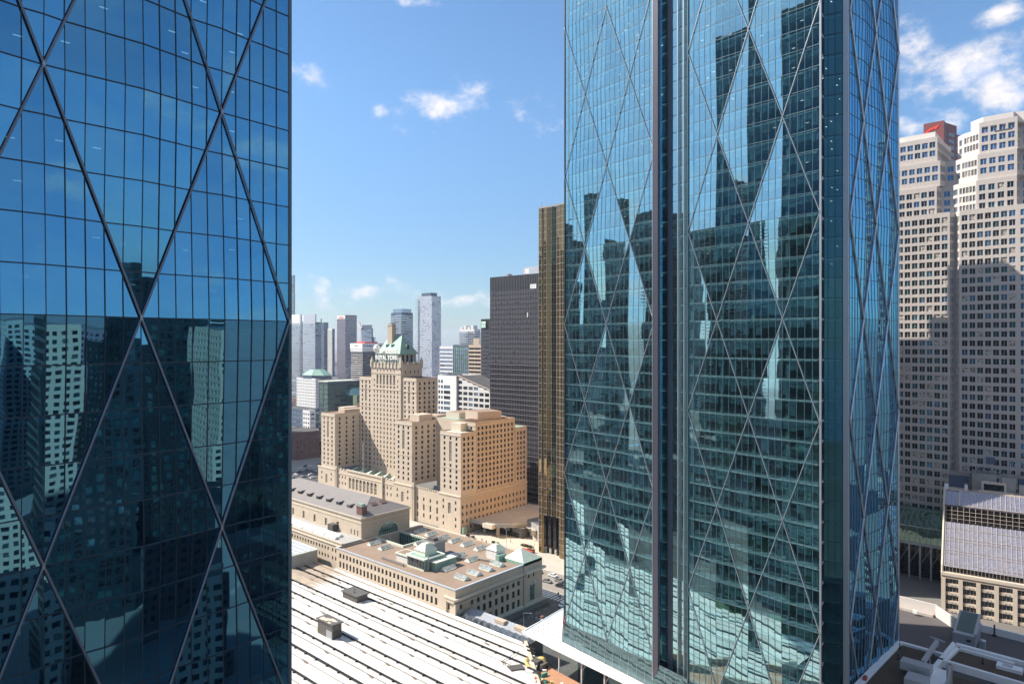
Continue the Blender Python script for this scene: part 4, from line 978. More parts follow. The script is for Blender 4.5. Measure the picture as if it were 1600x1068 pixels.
# podium: street walls
def podium(x0,x1,z1,wins,y=243.4,z0=0): 
    ht.wall(Vector((x0,y,0)),E_,x1-x0,z0,z1,wins,'stone',.4,None,(.85,.15,0))
WT=('trim',2,3,.08,('g0','g1'))
for (a,c) in ((-387.9,-368.6),(-309.6,-292.8),(-270.6,-253.6)):
    L=c-a; w=[(L/2-1.1,L/2+1.1,9.3,15.0,('trim',3,4,.14,('g1','g0')))]
    for q in (.22,.78):
        for z in (3.5,7.0,12.2,15.6): w.append((L*q-.55,L*q+.55,z-.9,z+.9,WH))
    ht.wall(Vector((a,242.8,0)),E_,L,0,19.5,w,'stone',.4)
    mb.poly([(a,242.8,19.5),(c,242.8,19.5),(c,243.4,19.5),(a,243.4,19.5)],'trim')
L=53.3; w=[]
for z in (2.6,6.1,10,13.6):
    for k in range(17): w.append((1.6+k*3.06-.55,1.6+k*3.06+.55,z-.95,z+.95,WH))
ht.wall(Vector((-253.6,242.8,0)),N_,L,0,19.5,w,'stone2',.4); mb.poly([(-254.1,243,19.5),(-253.6,243,19.5),(-253.6,296.3,19.5),(-254.1,296.3,19.5)],'trim')
ht.wall(Vector((-368.6,242.8,0)),N_,1.2,0,19.5,[],'stone'); ht.wall(Vector((-292.8,242.8,0)),N_,1.2,0,19.5,[],'stone')
w=[]
for k in range(8): c=14.6+k*3.72; w.append((c-1.25,c+1.25,8.8,14.6,('trim',3,3,.2,('g1','g0'))))
for c in (3.0,6.4,9.6,48.6,52.0,55.4): 
    for z in (11.2,15.0): w.append((c-.5,c+.5,z-.9,z+.9,WH))
podium(-368.6,-309.6,19.6,w,244.0)
w=[]
for c in (3.0,8.2,13.6,19.2):
    for z,h in ((4.2,2.4),(8.6,3.4),(13.0,2.0)): w.append((c-.6,c+.6,z-h/2,z+h/2,WH))
podium(-292.8,-270.6,18.6,w,244.4)
b=MB()
for k in range(8):
    c=-368.6+14.6+k*3.72
    for j in range(8):
        a0,a1=math.pi*j/8,math.pi*(j+1)/8; f=lambda a,r,y:(c-math.cos(a)*r,y,14.6+math.sin(a)*r)
        b.poly([(c,243.93,14.6),f(a1,1.25,243.93),f(a0,1.25,243.93)],'g0'); b.poly([f(a0,1.25,243.85),f(a1,1.25,243.85),f(a1,1.6,243.85),f(a0,1.6,243.85)],'trim')
b.build('window_arch',ht.root)
b=MB(); b.box(-368.6,-309.6,243.7,244.3,17.0,17.4,'trim'); b.box(-357,-320.5,243.5,244.2,19.6,20.6,'trim')
for k in range(19): b.box(-367.5+k*3.1,-366+k*3.1,243.8,244.3,19.6,20.4,'trim')
for k in range(12): b.box(-292+k*1.8,-291+k*1.8,244.2,244.7,18.6,19.4,'trim')
for x in (-368.0,-320.8,-292.3): b.box(x-.6,x+.6,243.0,244.0,0,21.2,'trim')
for (a,c) in ((-387.9,-368.6),(-309.6,-292.8),(-270.6,-253.6)): b.box(a-.2,c+.2,242.5,242.9,18.8,19.3,'trim')
b.box(-253.7,-253.3,243,296.3,18.8,19.2,'trim'); b.build('cornice',ht.root)
b=MB(); b.box(-369.5,-308.7,244.4,262.2,15.5,16.6,'gravel'); b.box(-293.5,-270,244.8,262,13,15.2,'roofdark'); b.box(-292,-271,258,261.9,15.2,17.2,'greyclad'); b.build('court_roof',ht.root)
for k in range(7):
    x=-364.8+k*8.2; b=MB(); b.prism([(x-1.4,252.5+k*.0),(x+1.4,252.5),(x+1.4,258),(x-1.4,258)],16.6,17.6,'copper')
    for q in ((0,1),): b.poly([(x-1.4,252.5,17.6),(x+1.4,252.5,17.6),(x,258,19.6)],'palecopper'); b.poly([(x+1.4,252.5,17.6),(x+1.4,258,17.6),(x,258,19.6)],'copper'); b.poly([(x-1.4,258,17.6),(x-1.4,252.5,17.6),(x,258,19.6)],'copper')
    b.build('skylight',ht.root)
b=MB(); b.tube((-346,248,16.6),(-346,248,38),.14,'white',6); b.build('flagpole',ht.root)
ht.finish('wall',100)
# ================================================================== DARK STEEL TOWER
def ribs(b,o,u,L,z0,z1,n,w,d,m):
    u=Vector(u)
    for k in range(n+1):
        a=L*k/n; b.obox(o,u,a-w/2,a+w/2,-d,0.02,z0,z1,m)
def darktower(name,label,x0,x1,y0,y1,zt,nS,nE,fh,pale=True,sign=False):
    r=empty(name,((x0+x1)/2,(y0+y1)/2,0),label,'office tower')
    b=MB(); b.box(x0,x1,y0,y1,0,zt,'darkglass'); b.build('glass_wall',r)
    b=MB(); o=Vector((x0,y0,0)); oe=Vector((x1,y0,0))
    n=int(zt/fh)
    for k in range(n):
        z=zt-fh*(k+1)
        b.box(x0,x1,y0-.05,y0,z,z+.9,'darkmetal'); b.box(x1,x1+.05,y0,y1,z,z+.9,'darkmetal')
    b.box(x0,x1,y0-.06,y0,zt-6.5,zt,'darkmetal'); b.box(x1,x1+.06,y0,y1,zt-6.5,zt,'darkmetal'); b.build('spandrel',r)
    b=MB(); ribs(b,o,E_,x1-x0,6,zt,nS,.16,.22,'ribgrey'); ribs(b,oe,N_,y1-y0,6,zt,nE,.16,.22,'ribgrey'); b.build('mullion_grid',r)
    if pale:   # blinds and lit ceilings showing through the bronze glass
        b=MB()
        for k in range(n):
            z=zt-fh*(k+1); t=(zt-z)
            L=x1-x0
            for j in range(nS):
                a=x0+L*j/nS; c=x0+L*(j+1)/nS
                hh=.5 if t>58 else 2.2 if random.random()<.93 else 1.0
                if 98<t<114: hh=1.9
                if t<11: hh=0
                hh=hh
                if hh: b.poly([(a+.25,y0-.055,z+fh-hh),(c-.25,y0-.055,z+fh-hh),(c-.25,y0-.055,z+fh-.12),(a+.25,y0-.055,z+fh-.12)],'blindgrey' if t<58 or 98<t<114 else 'blindpale')
        b.build('window_blind',r,kind='stuff')
    return r
M['blindpale']=pm('pale_blind',(.26,.25,.28),.8,.2,.2)
M['blindgrey']=pm('grey_blind',(.065,.062,.08),.8,.12,.2)
r=darktower('dark_office_tower','broad black steel office tower with close pale vertical ribs behind the grand hotel',-306,-246,320,352,142.4,44,24,3.15)
b=MB(); b.box(-281,-262,324,340,142.4,147.5,'greyclad'); b.box(-279,-276,323.9,324,143.4,146.4,'white'); b.box(-268,-255,324,336,142.4,146.8,'gblue'); b.box(-296,-293,323,327,142.4,144.2,'steel'); b.build('roof_plant',r)
b=MB(); b.box(-271.4,-266.6,319.86,319.94,133.2,136.0,'white'); b.box(-274.0,-273.1,319.86,319.94,115.6,118.4,'white'); b.build('lit_window',r)
# smaller rib tower with green sign
Y=420; x0=onY(752,Y)[0]; x1=onY(766,Y)[0]+30; d=onY(766,Y)[1]; zt=zat(497.9,d)
r=darktower('dark_office_tower','narrow black ribbed office tower carrying a square green and white bank sign',x0,x1,Y,Y+40,zt,28,20,3.2,pale=True)
b=MB(); sx=x0+1.0; b.box(sx,sx+5.2,Y-.9,Y-.3,zt-7.8,zt-2.0,'signgreen'); b.build('sign_box',r)
b=MB(); b.box(sx+.1,sx+5.1,Y-.95,Y-.9,zt-7.4,zt-2.4,'signlit'); 
M['signlit']=pm('pale_green_sign',(.80,.92,.82),.5,.04)
b.build('sign_panel',r); text('sign_lettering','TD',sx+2.6,Y-.98,zt-6.7,4.3,'signgreen',r,ext=.03)
# ================================================================== GOLD TOWER
gt=empty('gold_glass_tower',(-195,255,0),'narrow gold mirrored glass tower with a saw-tooth front beside the teal tower','office tower')
P=[Vector((-204.1,246.9,0))]
zig=[(1.6,0),(2.4,1.1),(3.0,0.2),(4.6,.2),(6.2,1.4),(7.6,.2),(9.2,1.6),(10.8,.2),(12.2,.2),(13.4,-.6),(16.4,-.6),(17,0.4),(40,.4)]
for a,d in zig: P.append(Vector((-204.1+a,246.9+d,0)))
TZ=163.4
b=MB()
pl=[(p.x,p.y) for p in P]+[(-164.1,290),(-204.1-.267*45,246.9+43)]
west=(Vector((-204.1-.267*45,246.9+43,0)),P[0])
n=len(pl)
for i in range(len(P)-1):
    A,B=P[i],P[i+1]
    z0=18 if 2<=i<=8 else 0
    b.poly([(A.x,A.y,z0),(B.x,B.y,z0),(B.x,B.y,TZ),(A.x,A.y,TZ)],'goldc')
b.poly([(-164.1,247.3,0),(-164.1,290,0),(-164.1,290,TZ),(-164.1,247.3,TZ)],'goldc'); b.poly([(-164.1,290,0),(-216.1,289.9,0),(-216.1,289.9,TZ),(-164.1,290,TZ)],'goldc')
b.poly([(p[0],p[1],TZ) for p in pl],'roofdark'); b.build('glass_wall',gt)
b=MB(); b.poly([(-216.1,289.9,0),(-204.1,246.9,0),(-204.1,246.9,108),(-216.1,289.9,108)],'gold'); b.poly([(-216.1,289.9,108),(-204.1,246.9,108),(-204.1,246.9,TZ),(-216.1,289.9,TZ)],'darkglass'); b.build('west_glass_wall',gt)  # unseen wall angled to throw gold sunlight on the hotel, dulled higher up
b=MB()
for i in range(len(P)-1):
    A,B=P[i],P[i+1]; u=(B-A); L=u.length; u=u/L
    z=0
    if L>10: continue
    while z<TZ:
        if z>17 or not (2<=i<=8): b.obox(A,u,0,L,-.07,0,z-.09,z+.09,'goldbar')
        z+=3.1
    nn=max(1,round(L/1.3))
    for k in range(nn+1): b.obox(A,u,L*k/nn-.075,L*k/nn+.075,-.09,0,18 if 2<=i<=8 else 0,TZ,'goldbar')
M['goldbar']=pm('bronze_mullion',(.30,.28,.26),.5,.15)
b.build('mullion_grid',gt)
b=MB(); b.box(-203,-190,249.2,249.4,0,18,'black'); 
for k in range(4): b.box(-202.3+k*3.1,-200.6+k*3.1,247.9,249.2,3.2,18,'darkglass'); b.box(-202.0+k*3.1,-200.8+k*3.1,248.4,249.1,0,3.1,'g2')
b.build('lobby_front',gt)
b=MB(); b.tube((-203.4,248,TZ),(-203.4,248,TZ+3),.12,'steel'); b.box(-204,-164.5,247.2,247.5,TZ,TZ+.8,'goldbar'); b.build('roof_plant',gt)
# ================================================================== CREAM STEPPED TOWER
ct=Bld('stepped_granite_tower',(-45,360,0),'tall cream granite tower with stepped shoulders and rows of paired windows at the right edge','office tower')
WC=('creamlt',2,1,.10,('g0','gteal','g2'))
WC2=('creamlt',2,1,.10,('gblue','gblue','gteal'))
def cface(A,B,z0,z1,edge=.5,blue=False,m='cream',sp=2.94,wide=2.25):
    A=Vector((*A,0)); B=Vector((*B,0)); u=(B-A); L=u.length; u=u/L
    n=max(1,round((L-2*edge)/sp)); w=[]; fh=3.84; k=int((z1-z0-1.2)/fh+.3)
    s=(L-2*edge)/n
    for i in range(n):
        c=edge+s*(i+.5)
        for j in range(k):
            z=z1-1.2-fh*(j+.5)-.3
            if z-1.2<z0: continue
            w.append((c-min(wide,s*.78)/2,c+min(wide,s*.78)/2,z-1.28,z+1.28,WC2 if (blue or random.random()<.1) else WC))
    ct.wall(A,u,L,z0,z1,w,m,.35,None,(.6,.28,.12) if not blue else (.8,.1,.1))
tiers=[(0,156.6,0.0,-53.3,-50.4,-48.6,3),(156.6,168.9,1.3,-58.4,-52.0,-43.9,4),(168.9,180.2,2.6,-57.3,-51.2,-43.6,5),(180.2,191.4,4.0,-58.6,-50.8,-43.2,7)]
for (z0,z1,sb,xl,xm,xr,dp) in tiers:
    y=345+sb; blue=z0>150; yr=y-.2
    L0=-100
    cface((L0,y),(xl,y),z0,z1,blue=z0>165)
    top0=z0>180
    if top0:
        cface((xl,y),(xl+1.2,y+26),z0,z1,.1,True,sp=2.6,wide=1.9); cface((xm-.6,y+26),(xm-1.2,y+dp+.4),z0,z1,.1,False,sp=2.6,wide=1.9,m='creamlt')
    else:
        cface((xl,y),(xl+1.2,y+dp),z0,z1,.1,True,sp=1.8,wide=1.6)
        cface((xl+1.2,y+dp),(xm-1.2,y+dp+.4),z0,z1,.2,blue,wide=2.4)
    if z0>150:
        cface((xm-1.2,y+dp+.4),(xm+1.4,y+dp*.55),z0,z1,.2,blue,m='creamlt')
        cface((xm+1.4,y+dp*.55),(xr,yr),z0,z1,.2,False,m='creamlt',sp=1.3,wide=1.15)  # sun-facing notch sides: sunlight put into a paler granite colour
        x2=-30.0; cface((xr,yr),(x2,yr),z0,z1 if z0<180 else 194,blue=z0>165)
        cface((x2,yr),(x2+.8,yr+3.4),z0,z1 if z0<180 else 194,.2,True,sp=1.6); cface((x2+.8,yr+3.4),(12,yr+3.4),z0,z1,blue=True)
    else:
        cface((xm-1.2,y+dp+.4),(xm+.6,y),z0,z1,.1,False,sp=1.3,wide=1.1,m='creamlt')
        cface((xm+.6,y),(-29.5,y-.3),z0,z1); cface((-29.5,y-.3),(12,y-.3),z0,z1,blue=True)
    pts=[(L0,y),(xl,y),(xl+1.2,y+dp),(xm-1.2,y+dp+.4),(xr,yr if z0>150 else y),(-29.5,y-.3 if z0<150 else yr),(12,y+3 if z0>150 else y-.3),(12,395),(L0,395)]
    if top0:
        b=MB(); b.poly([(p[0],p[1],z1-.02) for p in ((L0,y),(xl,y),(xl+1.2,y+26),(L0,y+26))],'creamlt'); b.build('terrace_roof',ct.root)
        b=MB(); b.poly([(p[0],p[1],z1-.02) for p in ((xm-1.2,y+dp+.4),(xr,yr),(-29.5,yr),(12,y+3),(12,y+26),(xm-.6,y+26))],'creamlt'); b.build('terrace_roof',ct.root)
        for xa_,xb_ in ((L0,xl+1.2),(xm-.6,12)): ct.mb.poly([(xb_,y+26,z0),(xa_,y+26,z0),(xa_,y+26,z1),(xb_,y+26,z1)],'cream')
    else:
        b=MB(); b.poly([(p[0],p[1],z1-.02) for p in pts],'creamlt'); b.build('terrace_roof',ct.root)
cface((12,344),(12,395),0,180,2); ct.mb.poly([(12,395,0),(L0,395,0),(L0,395,180),(12,395,180)],'cream'); ct.mb.poly([(L0,395,0),(L0,349,0),(L0,349,180),(L0,395,180)],'cream')
b=MB(); b.prism([(-72,352.5),(-60.0,352.5),(-60,372),(-90,372),(-90,354)],191.4,194.6,'creamlt'); b.prism([(-42,350.5),(-31.5,350.5),(-31,352),(8,353),(8,373),(-47,373),(-47,355)],191.3,196.6,'creamlt'); b.box(-37,-31,342.0,342.6,187.2,187.7,'roofdark'); b.build('roof_plant',ct.root)
ct.finish('wall',100)
# glass atrium and colonnade at the foot of the cream tower
aa=empty('glass_atrium',(-60,330,0),'low dark green glazed arcade on tall grey columns below the cream tower','arcade')
b=MB(); b.box(-110,-44,331,344,23,24,'roofdark'); b.poly([(-110,326,22),(-44,326,22),(-44,334,26.5),(-110,334,26.5)],'ggreen'); b.poly([(-110,334,26.5),(-44,334,26.5),(-44,344,26.8),(-110,344,26.8)],'ggreen'); b.poly([(-110,326,15),(-44,326,15),(-44,326,22),(-110,326,22)],'ggreen'); b.build('glass_roof',aa)
b=MB()
for k in range(34):
    x=-109+k*2; b.tube((x,325.9,22),(x,334,26.6),.08,'copper',4); b.tube((x,325.9,15.2),(x+(1 if k%2 else -1),325.9,22),.07,'copper',4)
b.box(-110,-44,325.7,326.1,14.2,15.2,'steel'); b.box(-110,-44,325.7,326.1,21.8,22.1,'steel'); b.build('truss',aa)
for k in range(17):
    b=MB(); x=-109+k*4; b.box(x-.3,x+.3,325.6,326.4,0,14.4,'steel'); b.tube((x,326,6),(x+4,326,13.5),.1,'steel',4); b.build('column',aa)
b=MB(); b.box(-110,-44,330,330.4,0,14.5,'darkglass'); 
for z in range(1,15): b.box(-110,-44,329.8,330,z-.1,z+.1,'steeldk')
b.build('glass_wall',aa)
# ================================================================== RED TOWER WITH SWOOSH
Y=500; x0=onY(1443,Y)[0]; x1=onY(1475,Y)[0]; d1=onY(1475,Y)[1]; ye=onX(1521,x1)[0]; zt=zat(188,d1)
rt=empty('red_granite_tower',(x1,Y+10,0),'dark red granite tower with a bright red swoosh logo rising behind the cream tower','office tower')
b=MB(); b.box(x0,x1,Y,ye,0,zt,'red'); b.box(x0-6,x0,Y+6,ye,0,zt-5,'red')
n=5
for k in range(n):
    y0=Y+6+(ye-Y-6)*k/n; y1=Y+6+(ye-Y-6)*(k+1)/n
    b.poly([(x1,y0,0),(x1+4,(y0+y1)/2+1.5,0),(x1+4,(y0+y1)/2+1.5,zt-1.5*k),(x1,y0,zt-1.5*k)],'red'); b.poly([(x1+4,(y0+y1)/2+1.5,0),(x1,y1,0),(x1,y1,zt-1.5*k),(x1+4,(y0+y1)/2+1.5,zt-1.5*k)],'red')
    b.poly([(x1,y0,zt-1.5*k),(x1+4,(y0+y1)/2+1.5,zt-1.5*k),(x1,y1,zt-1.5*k)],'red')
b.build('wall',rt)
b=MB()
for k in range(n):
    y0=Y+6+(ye-Y-6)*k/n; y1=Y+6+(ye-Y-6)*(k+1)/n
    for j in range(14):
        z=zt-8-j*4.2
        A=Vector((x1,y0,0)); B=Vector((x1+4,(y0+y1)/2+1.5,0)); p=A+(B-A)*.25; q=A+(B-A)*.75; nn=Vector(((B-A).y,-(B-A).x,0)).normalized()*.1
        b.poly([(p.x+nn.x,p.y+nn.y,z),(q.x+nn.x,q.y+nn.y,z),(q.x+nn.x,q.y+nn.y,z+2.4),(p.x+nn.x,p.y+nn.y,z+2.4)],'g1')
b.build('window',rt,kind='stuff')
b=MB(); yy=Y-.2; cx=(x0+x1)/2-.5; cz=zt-5.2
pr_=[(-6,-2.2),(-3.4,-1.0),(-1.5,.9),(1.2,1.9),(6.2,3.3),(3.6,-.2),(1.6,.5),(-.6,-.9),(-3.2,-2.2)]
b.poly([(cx+a*.8-1.0,yy,cz+.6+c*.75) for a,c in pr_],'signred'); b.build('logo',rt)
# ================================================================== SLOPED GLASS ROOF BUILDING
A0=Vector((-47.7,293.0,0)); uV=Vector((math.sin(rad(83)),math.cos(rad(83)),0)); nV=Vector((-uV.y,uV.x,0))
vb=empty('sloped_glass_building',(-20,300,0),'brown building with a sloping lavender glass roof and pale piers at the right edge','building')
q=lambda a,d,z:(A0.x+uV.x*a+nV.x*d,A0.y+uV.y*a+nV.y*d,z)
LV=70
b=MB()
def hs(prof,m,a0=0,a1=LV):
    for (d0,z0),(d1,z1) in zip(prof,prof[1:]): b.poly([q(a0,d0,z0),q(a1,d0,z0),q(a1,d1,z1),q(a0,d1,z1)],m)
hs([(1.2,16.6),(14.5,30.2)],'lav'); hs([(17.5,36.2),(23,41)],'lav'); b.build('sloping_glass',vb)
b=MB(); hs([(14.5,30.2),(15.5,30.3),(15.6,36.2),(17.5,36.2)],'darkglass'); hs([(1.2,14.6),(1.2,16.6)],'darkglass'); b.build('window_band',vb)
b=MB()
def rib(a,prof,w=.09,m='bar'):
    for (d0,z0),(d1,z1) in zip(prof,prof[1:]): b.tube(q(a,d0,z0),q(a,d1,z1),w,m,4)
M['bar']=pm('cream_glazing_bar',(.50,.42,.34),.5,.1)
for k in range(int(LV/1.45)):
    rib(.7+k*1.45,[(1.1,16.7),(14.4,30.4)]); rib(.7+k*1.45,[(17.4,36.4),(22.9,41.2)],.07)
for f in (0,.08,.30,.36,.58,.64,.86): b.tube(q(0,1.1+13.3*f,16.75+13.65*f),q(LV,1.1+13.3*f,16.75+13.65*f),.07,'bar',4)
b.tube(q(0,17.4,36.4),q(LV,17.4,36.4),.12,'bar',4)
for k in range(int(LV/1.9)): rib(.7+k*1.9,[(15.4,30.4),(15.4,36.2)],.09,'bar'); 
for z in (31.6,33.1,34.6): b.tube(q(0,15.4,z),q(LV,15.4,z),.08,'bar',4)
for k in range(int(LV/1.1)): b.tube(q(k*1.1,1.15,14.6),q(k*1.1,1.15,16.6),.05,'bar',4)
b.build('glazing_bar',vb)
b=MB(); 
for P_,Q_ in (((0,.6,14.6),(0,1.1,16.7)),((0,1.1,16.7),(0,14.4,30.6)),((0,14.4,30.6),(0,15.4,36.4)),((0,15.4,36.4),(0,23,41.4))): b.tube(q(*P_),q(*Q_),.42,'trim',6)
b.tube(q(0,23,41.3),q(5,23,41.3),.3,'trim',5); b.tube(q(5,23,41.3),q(5.0,16.8,36.6),.28,'trim',5); b.tube(q(5,17.2,37.0),q(LV,23.2,41.0),.01,'trim',4); b.build('edge_beam',vb)
b=MB(); b.poly([q(0,0,0),q(0,0,14.6),q(0,1.2,16.6),q(0,14.5,30.2),q(0,17.5,36.2),q(0,23,41),q(0,45,41),q(0,45,0)][::-1],'concrete'); b.poly([q(0,23,41),q(LV,23,41),q(LV,45,41),q(0,45,41)],'beige'); b.poly([q(0,45,0),q(0,45,41),q(LV,45,41),q(LV,45,0)],'concrete'); b.obox(A0,uV,0,LV,.9,1.1,0,14.6,'black'); b.obox(A0,uV,0,LV,23,23.6,41,41.6,'gold2') if False else b.obox(A0,uV,5,LV,23,23.5,41,41.5,'bar'); b.build('wall',vb)
b=MB(); b.obox(A0,uV,-.4,LV,-.5,1.2,13.6,14.7,'trim'); b.obox(A0,uV,-.4,LV,-.2,1.0,12.6,13.6,'beige'); b.build('cornice',vb)
for k in range(13):
    a=-.3+k*5.35 if k else -.3
    b=MB(); b.obox(A0,uV,a,a+1.35,-.35,.9,0,12.6,'trim'); b.build('pier',vb)
b=MB(); b2=MB()
for j in range(4):
    z=9.6-3.15*j
    for k in range(12):
        a=1.2+k*5.35; b.obox(A0,uV,a,a+4.0,.0,.9,z,z+1.15,'beige'); b.obox(A0,uV,a+1.4,a+3.9,-.12,0,z+.1,z+1.05,'trim'); b.tube(q(a+1.8,-.14,z+.55),q(a+1.8,-.2,z+.55),.3,'concrete',8); b.tube(q(a+2.9,-.14,z+.55),q(a+2.9,-.2,z+.55),.25,'concrete',8)
        for t in (.9,2.0,3.1): b2.obox(A0,uV,a+t,a+t+.1,.5,.7,z+1.15,z+3.1,'steel')
        b2.obox(A0,uV,a,a+4,.88,.9,z+1.15,z+3.15,'g0')
b.build('spandrel',vb); b2.build('window',vb,kind='stuff')
b=MB(); b.obox(A0,uV,12,20,26,27.5,41,45.2,'trim'); b.obox(A0,uV,12.8,19.2,25.9,26,42,44.4,'g0'); b.obox(A0,uV,11,22,24.2,27,41,41.6,'trim'); b.obox(A0,uV,24,29,29,30,41,44.6,'concrete'); b.build('louvre_housing',vb)
for q_ in ((9,17,31,38,47.5,'concrete'),(18.5,23,30,38,47,'concrete'),(24,38,33,40,46.4,'bluedark'),(1,8,31,40,45.8,'bluedark'),(-.2,1.2,24,25.5,43.4,'white'),(6.5,7.6,24.5,26,43.6,'white'),(8.2,8.9,27,30,48,'roofdark')):
    b=MB(); b.obox(A0,uV,q_[0],q_[1],q_[2],q_[3],41,q_[4],q_[5]); b.obox(A0,uV,q_[0]-.15,q_[1]+.15,q_[2]-.15,q_[3]+.15,q_[4],q_[4]+.25,'roofgrey'); b.build('plant_room',vb)
b=MB()
for k in range(14):
    a=9+random.random()*10; z=46+random.random()*4; b.tube(q(a,33,z),q(a+random.uniform(-3,3),34,z+random.uniform(.5,4)),.12,'steel' if k%2 else 'bluedark',5)
b.obox(A0,uV,9,14,32,33,50.2,51.0,'steel'); b.obox(A0,uV,13.5,16.5,32,33.5,51.5,54.0,'bluedark'); b.tube(q(20,33,46),q(23,33,52),.1,'alu',4); b.tube(q(21.5,33,46.5),q(21.5,33,53),.12,'alu',4); b.build('antenna',vb)
# unseen stepped tower added behind the teal tower to cast the cream tower's shadow
ot=Bld('added_shade_tower',(-118,312,0),'unseen stone office tower added behind the teal glass tower to shade the cream tower','office tower')
WO=('steeldk',2,1,.1,('gblue','g0'))
for (x0,x1,y0,zt) in ((-150,-118,285,164),(-118,-111,285,174),(-111,-90,283,196)):
    ot.wall(Vector((x0,y0,0)),E_,x1-x0,0,zt,grid(x1-x0,4,zt-3,int((x1-x0)/3.4),int(zt/5.5),2.2,3.0),'beige',.3,WO)
    ot.mb.box(x0,x1,y0+.6,311,0,zt,'beige')
ot.finish('wall',0)
# ================================================================== BUILDINGS BEHIND THE HOTEL
def pxb(name,label,cat,p0,p1,p2,yt,Y,m='greyclad',style='punch',fh=3.2,sp=3.2,win=None,wm=None,zbase=0,cap=None,group=None,face2=None,ww=.62,wh=.55,glass2=None):
    """south face spans photo columns p0..p1 at grid line Y, east face reaches column p2"""
    x0=onY(p0,Y)[0]; x1,d1=onY(p1,Y); zt=zat(yt,d1); ye=onX(p2,x1)[0] if p2>p1 else Y+25
    bb=Bld(name,((x0+x1)/2,(Y+ye)/2,0),label,cat,group)
    win=win or ('steeldk',1,1,0,('gblue','g0','g1'))
    def ws(L,st):
        if style=='band' or st=='band': 
            n=max(1,round(L/ (sp*2.2))); return grid(L,zbase+4,zt-2,n,int((zt-zbase-6)/fh),L/n*.97,fh*wh,.4,.4)
        n=max(1,round(L/sp)); return grid(L,zbase+4,zt-2,n,int((zt-zbase-6)/fh),L/n*ww,fh*wh,.3,.3)
    bb.wall(Vector((x0,Y,0)),E_,x1-x0,zbase,zt,ws(x1-x0,None),m,.3,win,(.6,.25,.15))
    bb.wall(Vector((x1,Y,0)),N_,ye-Y,zbase,zt,ws(ye-Y,None),face2 or m,.3,glass2 or win,(.6,.25,.15))
    bb.mb.poly([(x1,ye,zbase),(x0,ye,zbase),(x0,ye,zt),(x1,ye,zt)],m); bb.mb.poly([(x0,ye,zbase),(x0,Y,zbase),(x0,Y,zt),(x0,ye,zt)],m)
    b=MB(); b.poly([(x0,Y,zt-.5),(x1,Y,zt-.5),(x1,ye,zt-.5),(x0,ye,zt-.5)],'roofdark'); b.build('roof',bb.root)
    bb.box=(x0,x1,Y,ye,zt); return bb
GB=('steeldk',1,1,0,('gblue','gblue','g1')); GW=('white',1,1,0,('g0','gblue','g1'))
def balcs(bb,south=True,east=False,fh=3.0,d=1.6,m='white',a0=0,a1=1):
    x0,x1,Y,ye,zt=bb.box; b=MB(); n=int(zt/fh)
    for k in range(4,n):
        z=k*fh
        if south: b.box(x0+(x1-x0)*a0,x0+(x1-x0)*a1,Y-d,Y,z,z+.25,m); b.box(x0+(x1-x0)*a0,x0+(x1-x0)*a1,Y-d,Y-d+.1,z+.25,z+1.1,'gblue')
        if east: b.box(x1,x1+d,Y,ye,z,z+.25,m); b.box(x1+d-.1,x1+d,Y,ye,z+.25,z+1.1,'gblue')
    b.build('balcony',bb.root)
t=pxb('apartment_tower','thin sliver of a dark apartment tower touching the edge of the blue glass tower','apartment tower',430,459,461,430,700,m='bluedark',style='band',win=GB); t.finish('wall',0)
t=pxb('apartment_tower','pale balconied apartment tower with a white crown, leftmost on the skyline','apartment tower',455,469,473.5,502,560,m='whitewall',style='band',win=GB,fh=3); balcs(t); 
b=MB(); x0,x1,Y,ye,zt=t.box; b.box(x0,x1-3.5,Y+1,ye-2,zt,zt+11,'white'); b.box(x1-2.5,x1,Y+1,ye-2,zt,zt+11,'greyclad'); b.build('crown',t.root); t.finish('wall',0)
t=pxb('apartment_tower','wide grey and white ribbon windowed tower with a plain boxy crown on the left skyline','apartment tower',474,492.5,502,503,590,m='greyclad',style='band',win=GB,fh=3.0,face2='bluedark'); b=MB(); x0,x1,Y,ye,zt=t.box; b.box(x0,x1,Y,ye-9,zt,zt+12.5,'greyclad'); b.box(x1-.1,x1+1,Y+10,ye,zt,zt+6,'bluedark'); b.box(x0-4,x0,Y+1,Y+8,zt+2,zt+12.6,'white'); b.build('crown',t.root); t.finish('wall',0)
t=pxb('apartment_tower','blue grey glass tower tucked against the right side of the ribbon windowed tower','apartment tower',499,506,513,503.5,640,m='bluedark',style='punch',win=GB,fh=3); t.finish('wall',0)
t=pxb('apartment_tower','slim tower with a white balcony edge and a dark flank on the left skyline','apartment tower',512,519,523,513.5,600,m='whitewall',style='punch',win=GW,fh=3,face2='bluedark'); t.finish('wall',0)
t=pxb('residential_tower','purple brown grid tower with a red and white rooftop name band','apartment tower',526.5,539.5,557.5,491.7,640,m='lilac',style='punch',win=GB,fh=3.0,sp=3.0,ww=.7,wh=.6); x0,x1,Y,ye,zt=t.box
b=MB(); b.box(x0+.5,x1,Y-.4,Y,zt-6.4,zt-.6,'sign'); b.build('sign_panel',t.root); text('sign_lettering','DNA3',(x0+x1)/2+.8,Y-.5,zt-5.8,5.2,'signred',t.root,ext=.05,sx=1.0); t.finish('wall',0)
t=pxb('office_tower','blue glass tower with stepped flat tops behind the white banner building','office tower',563,580.5,583,513,760,m='bluedark',style='band',win=GB,fh=3.4); b=MB(); x0,x1,Y,ye,zt=t.box; b.box(x0+3,x1-1,Y+2,ye-2,zt,zt+7,'bluedark'); b.box(x1,x1+8,Y+3,ye,0,zt-16,'gblue'); b.build('crown',t.root); t.finish('wall',0)
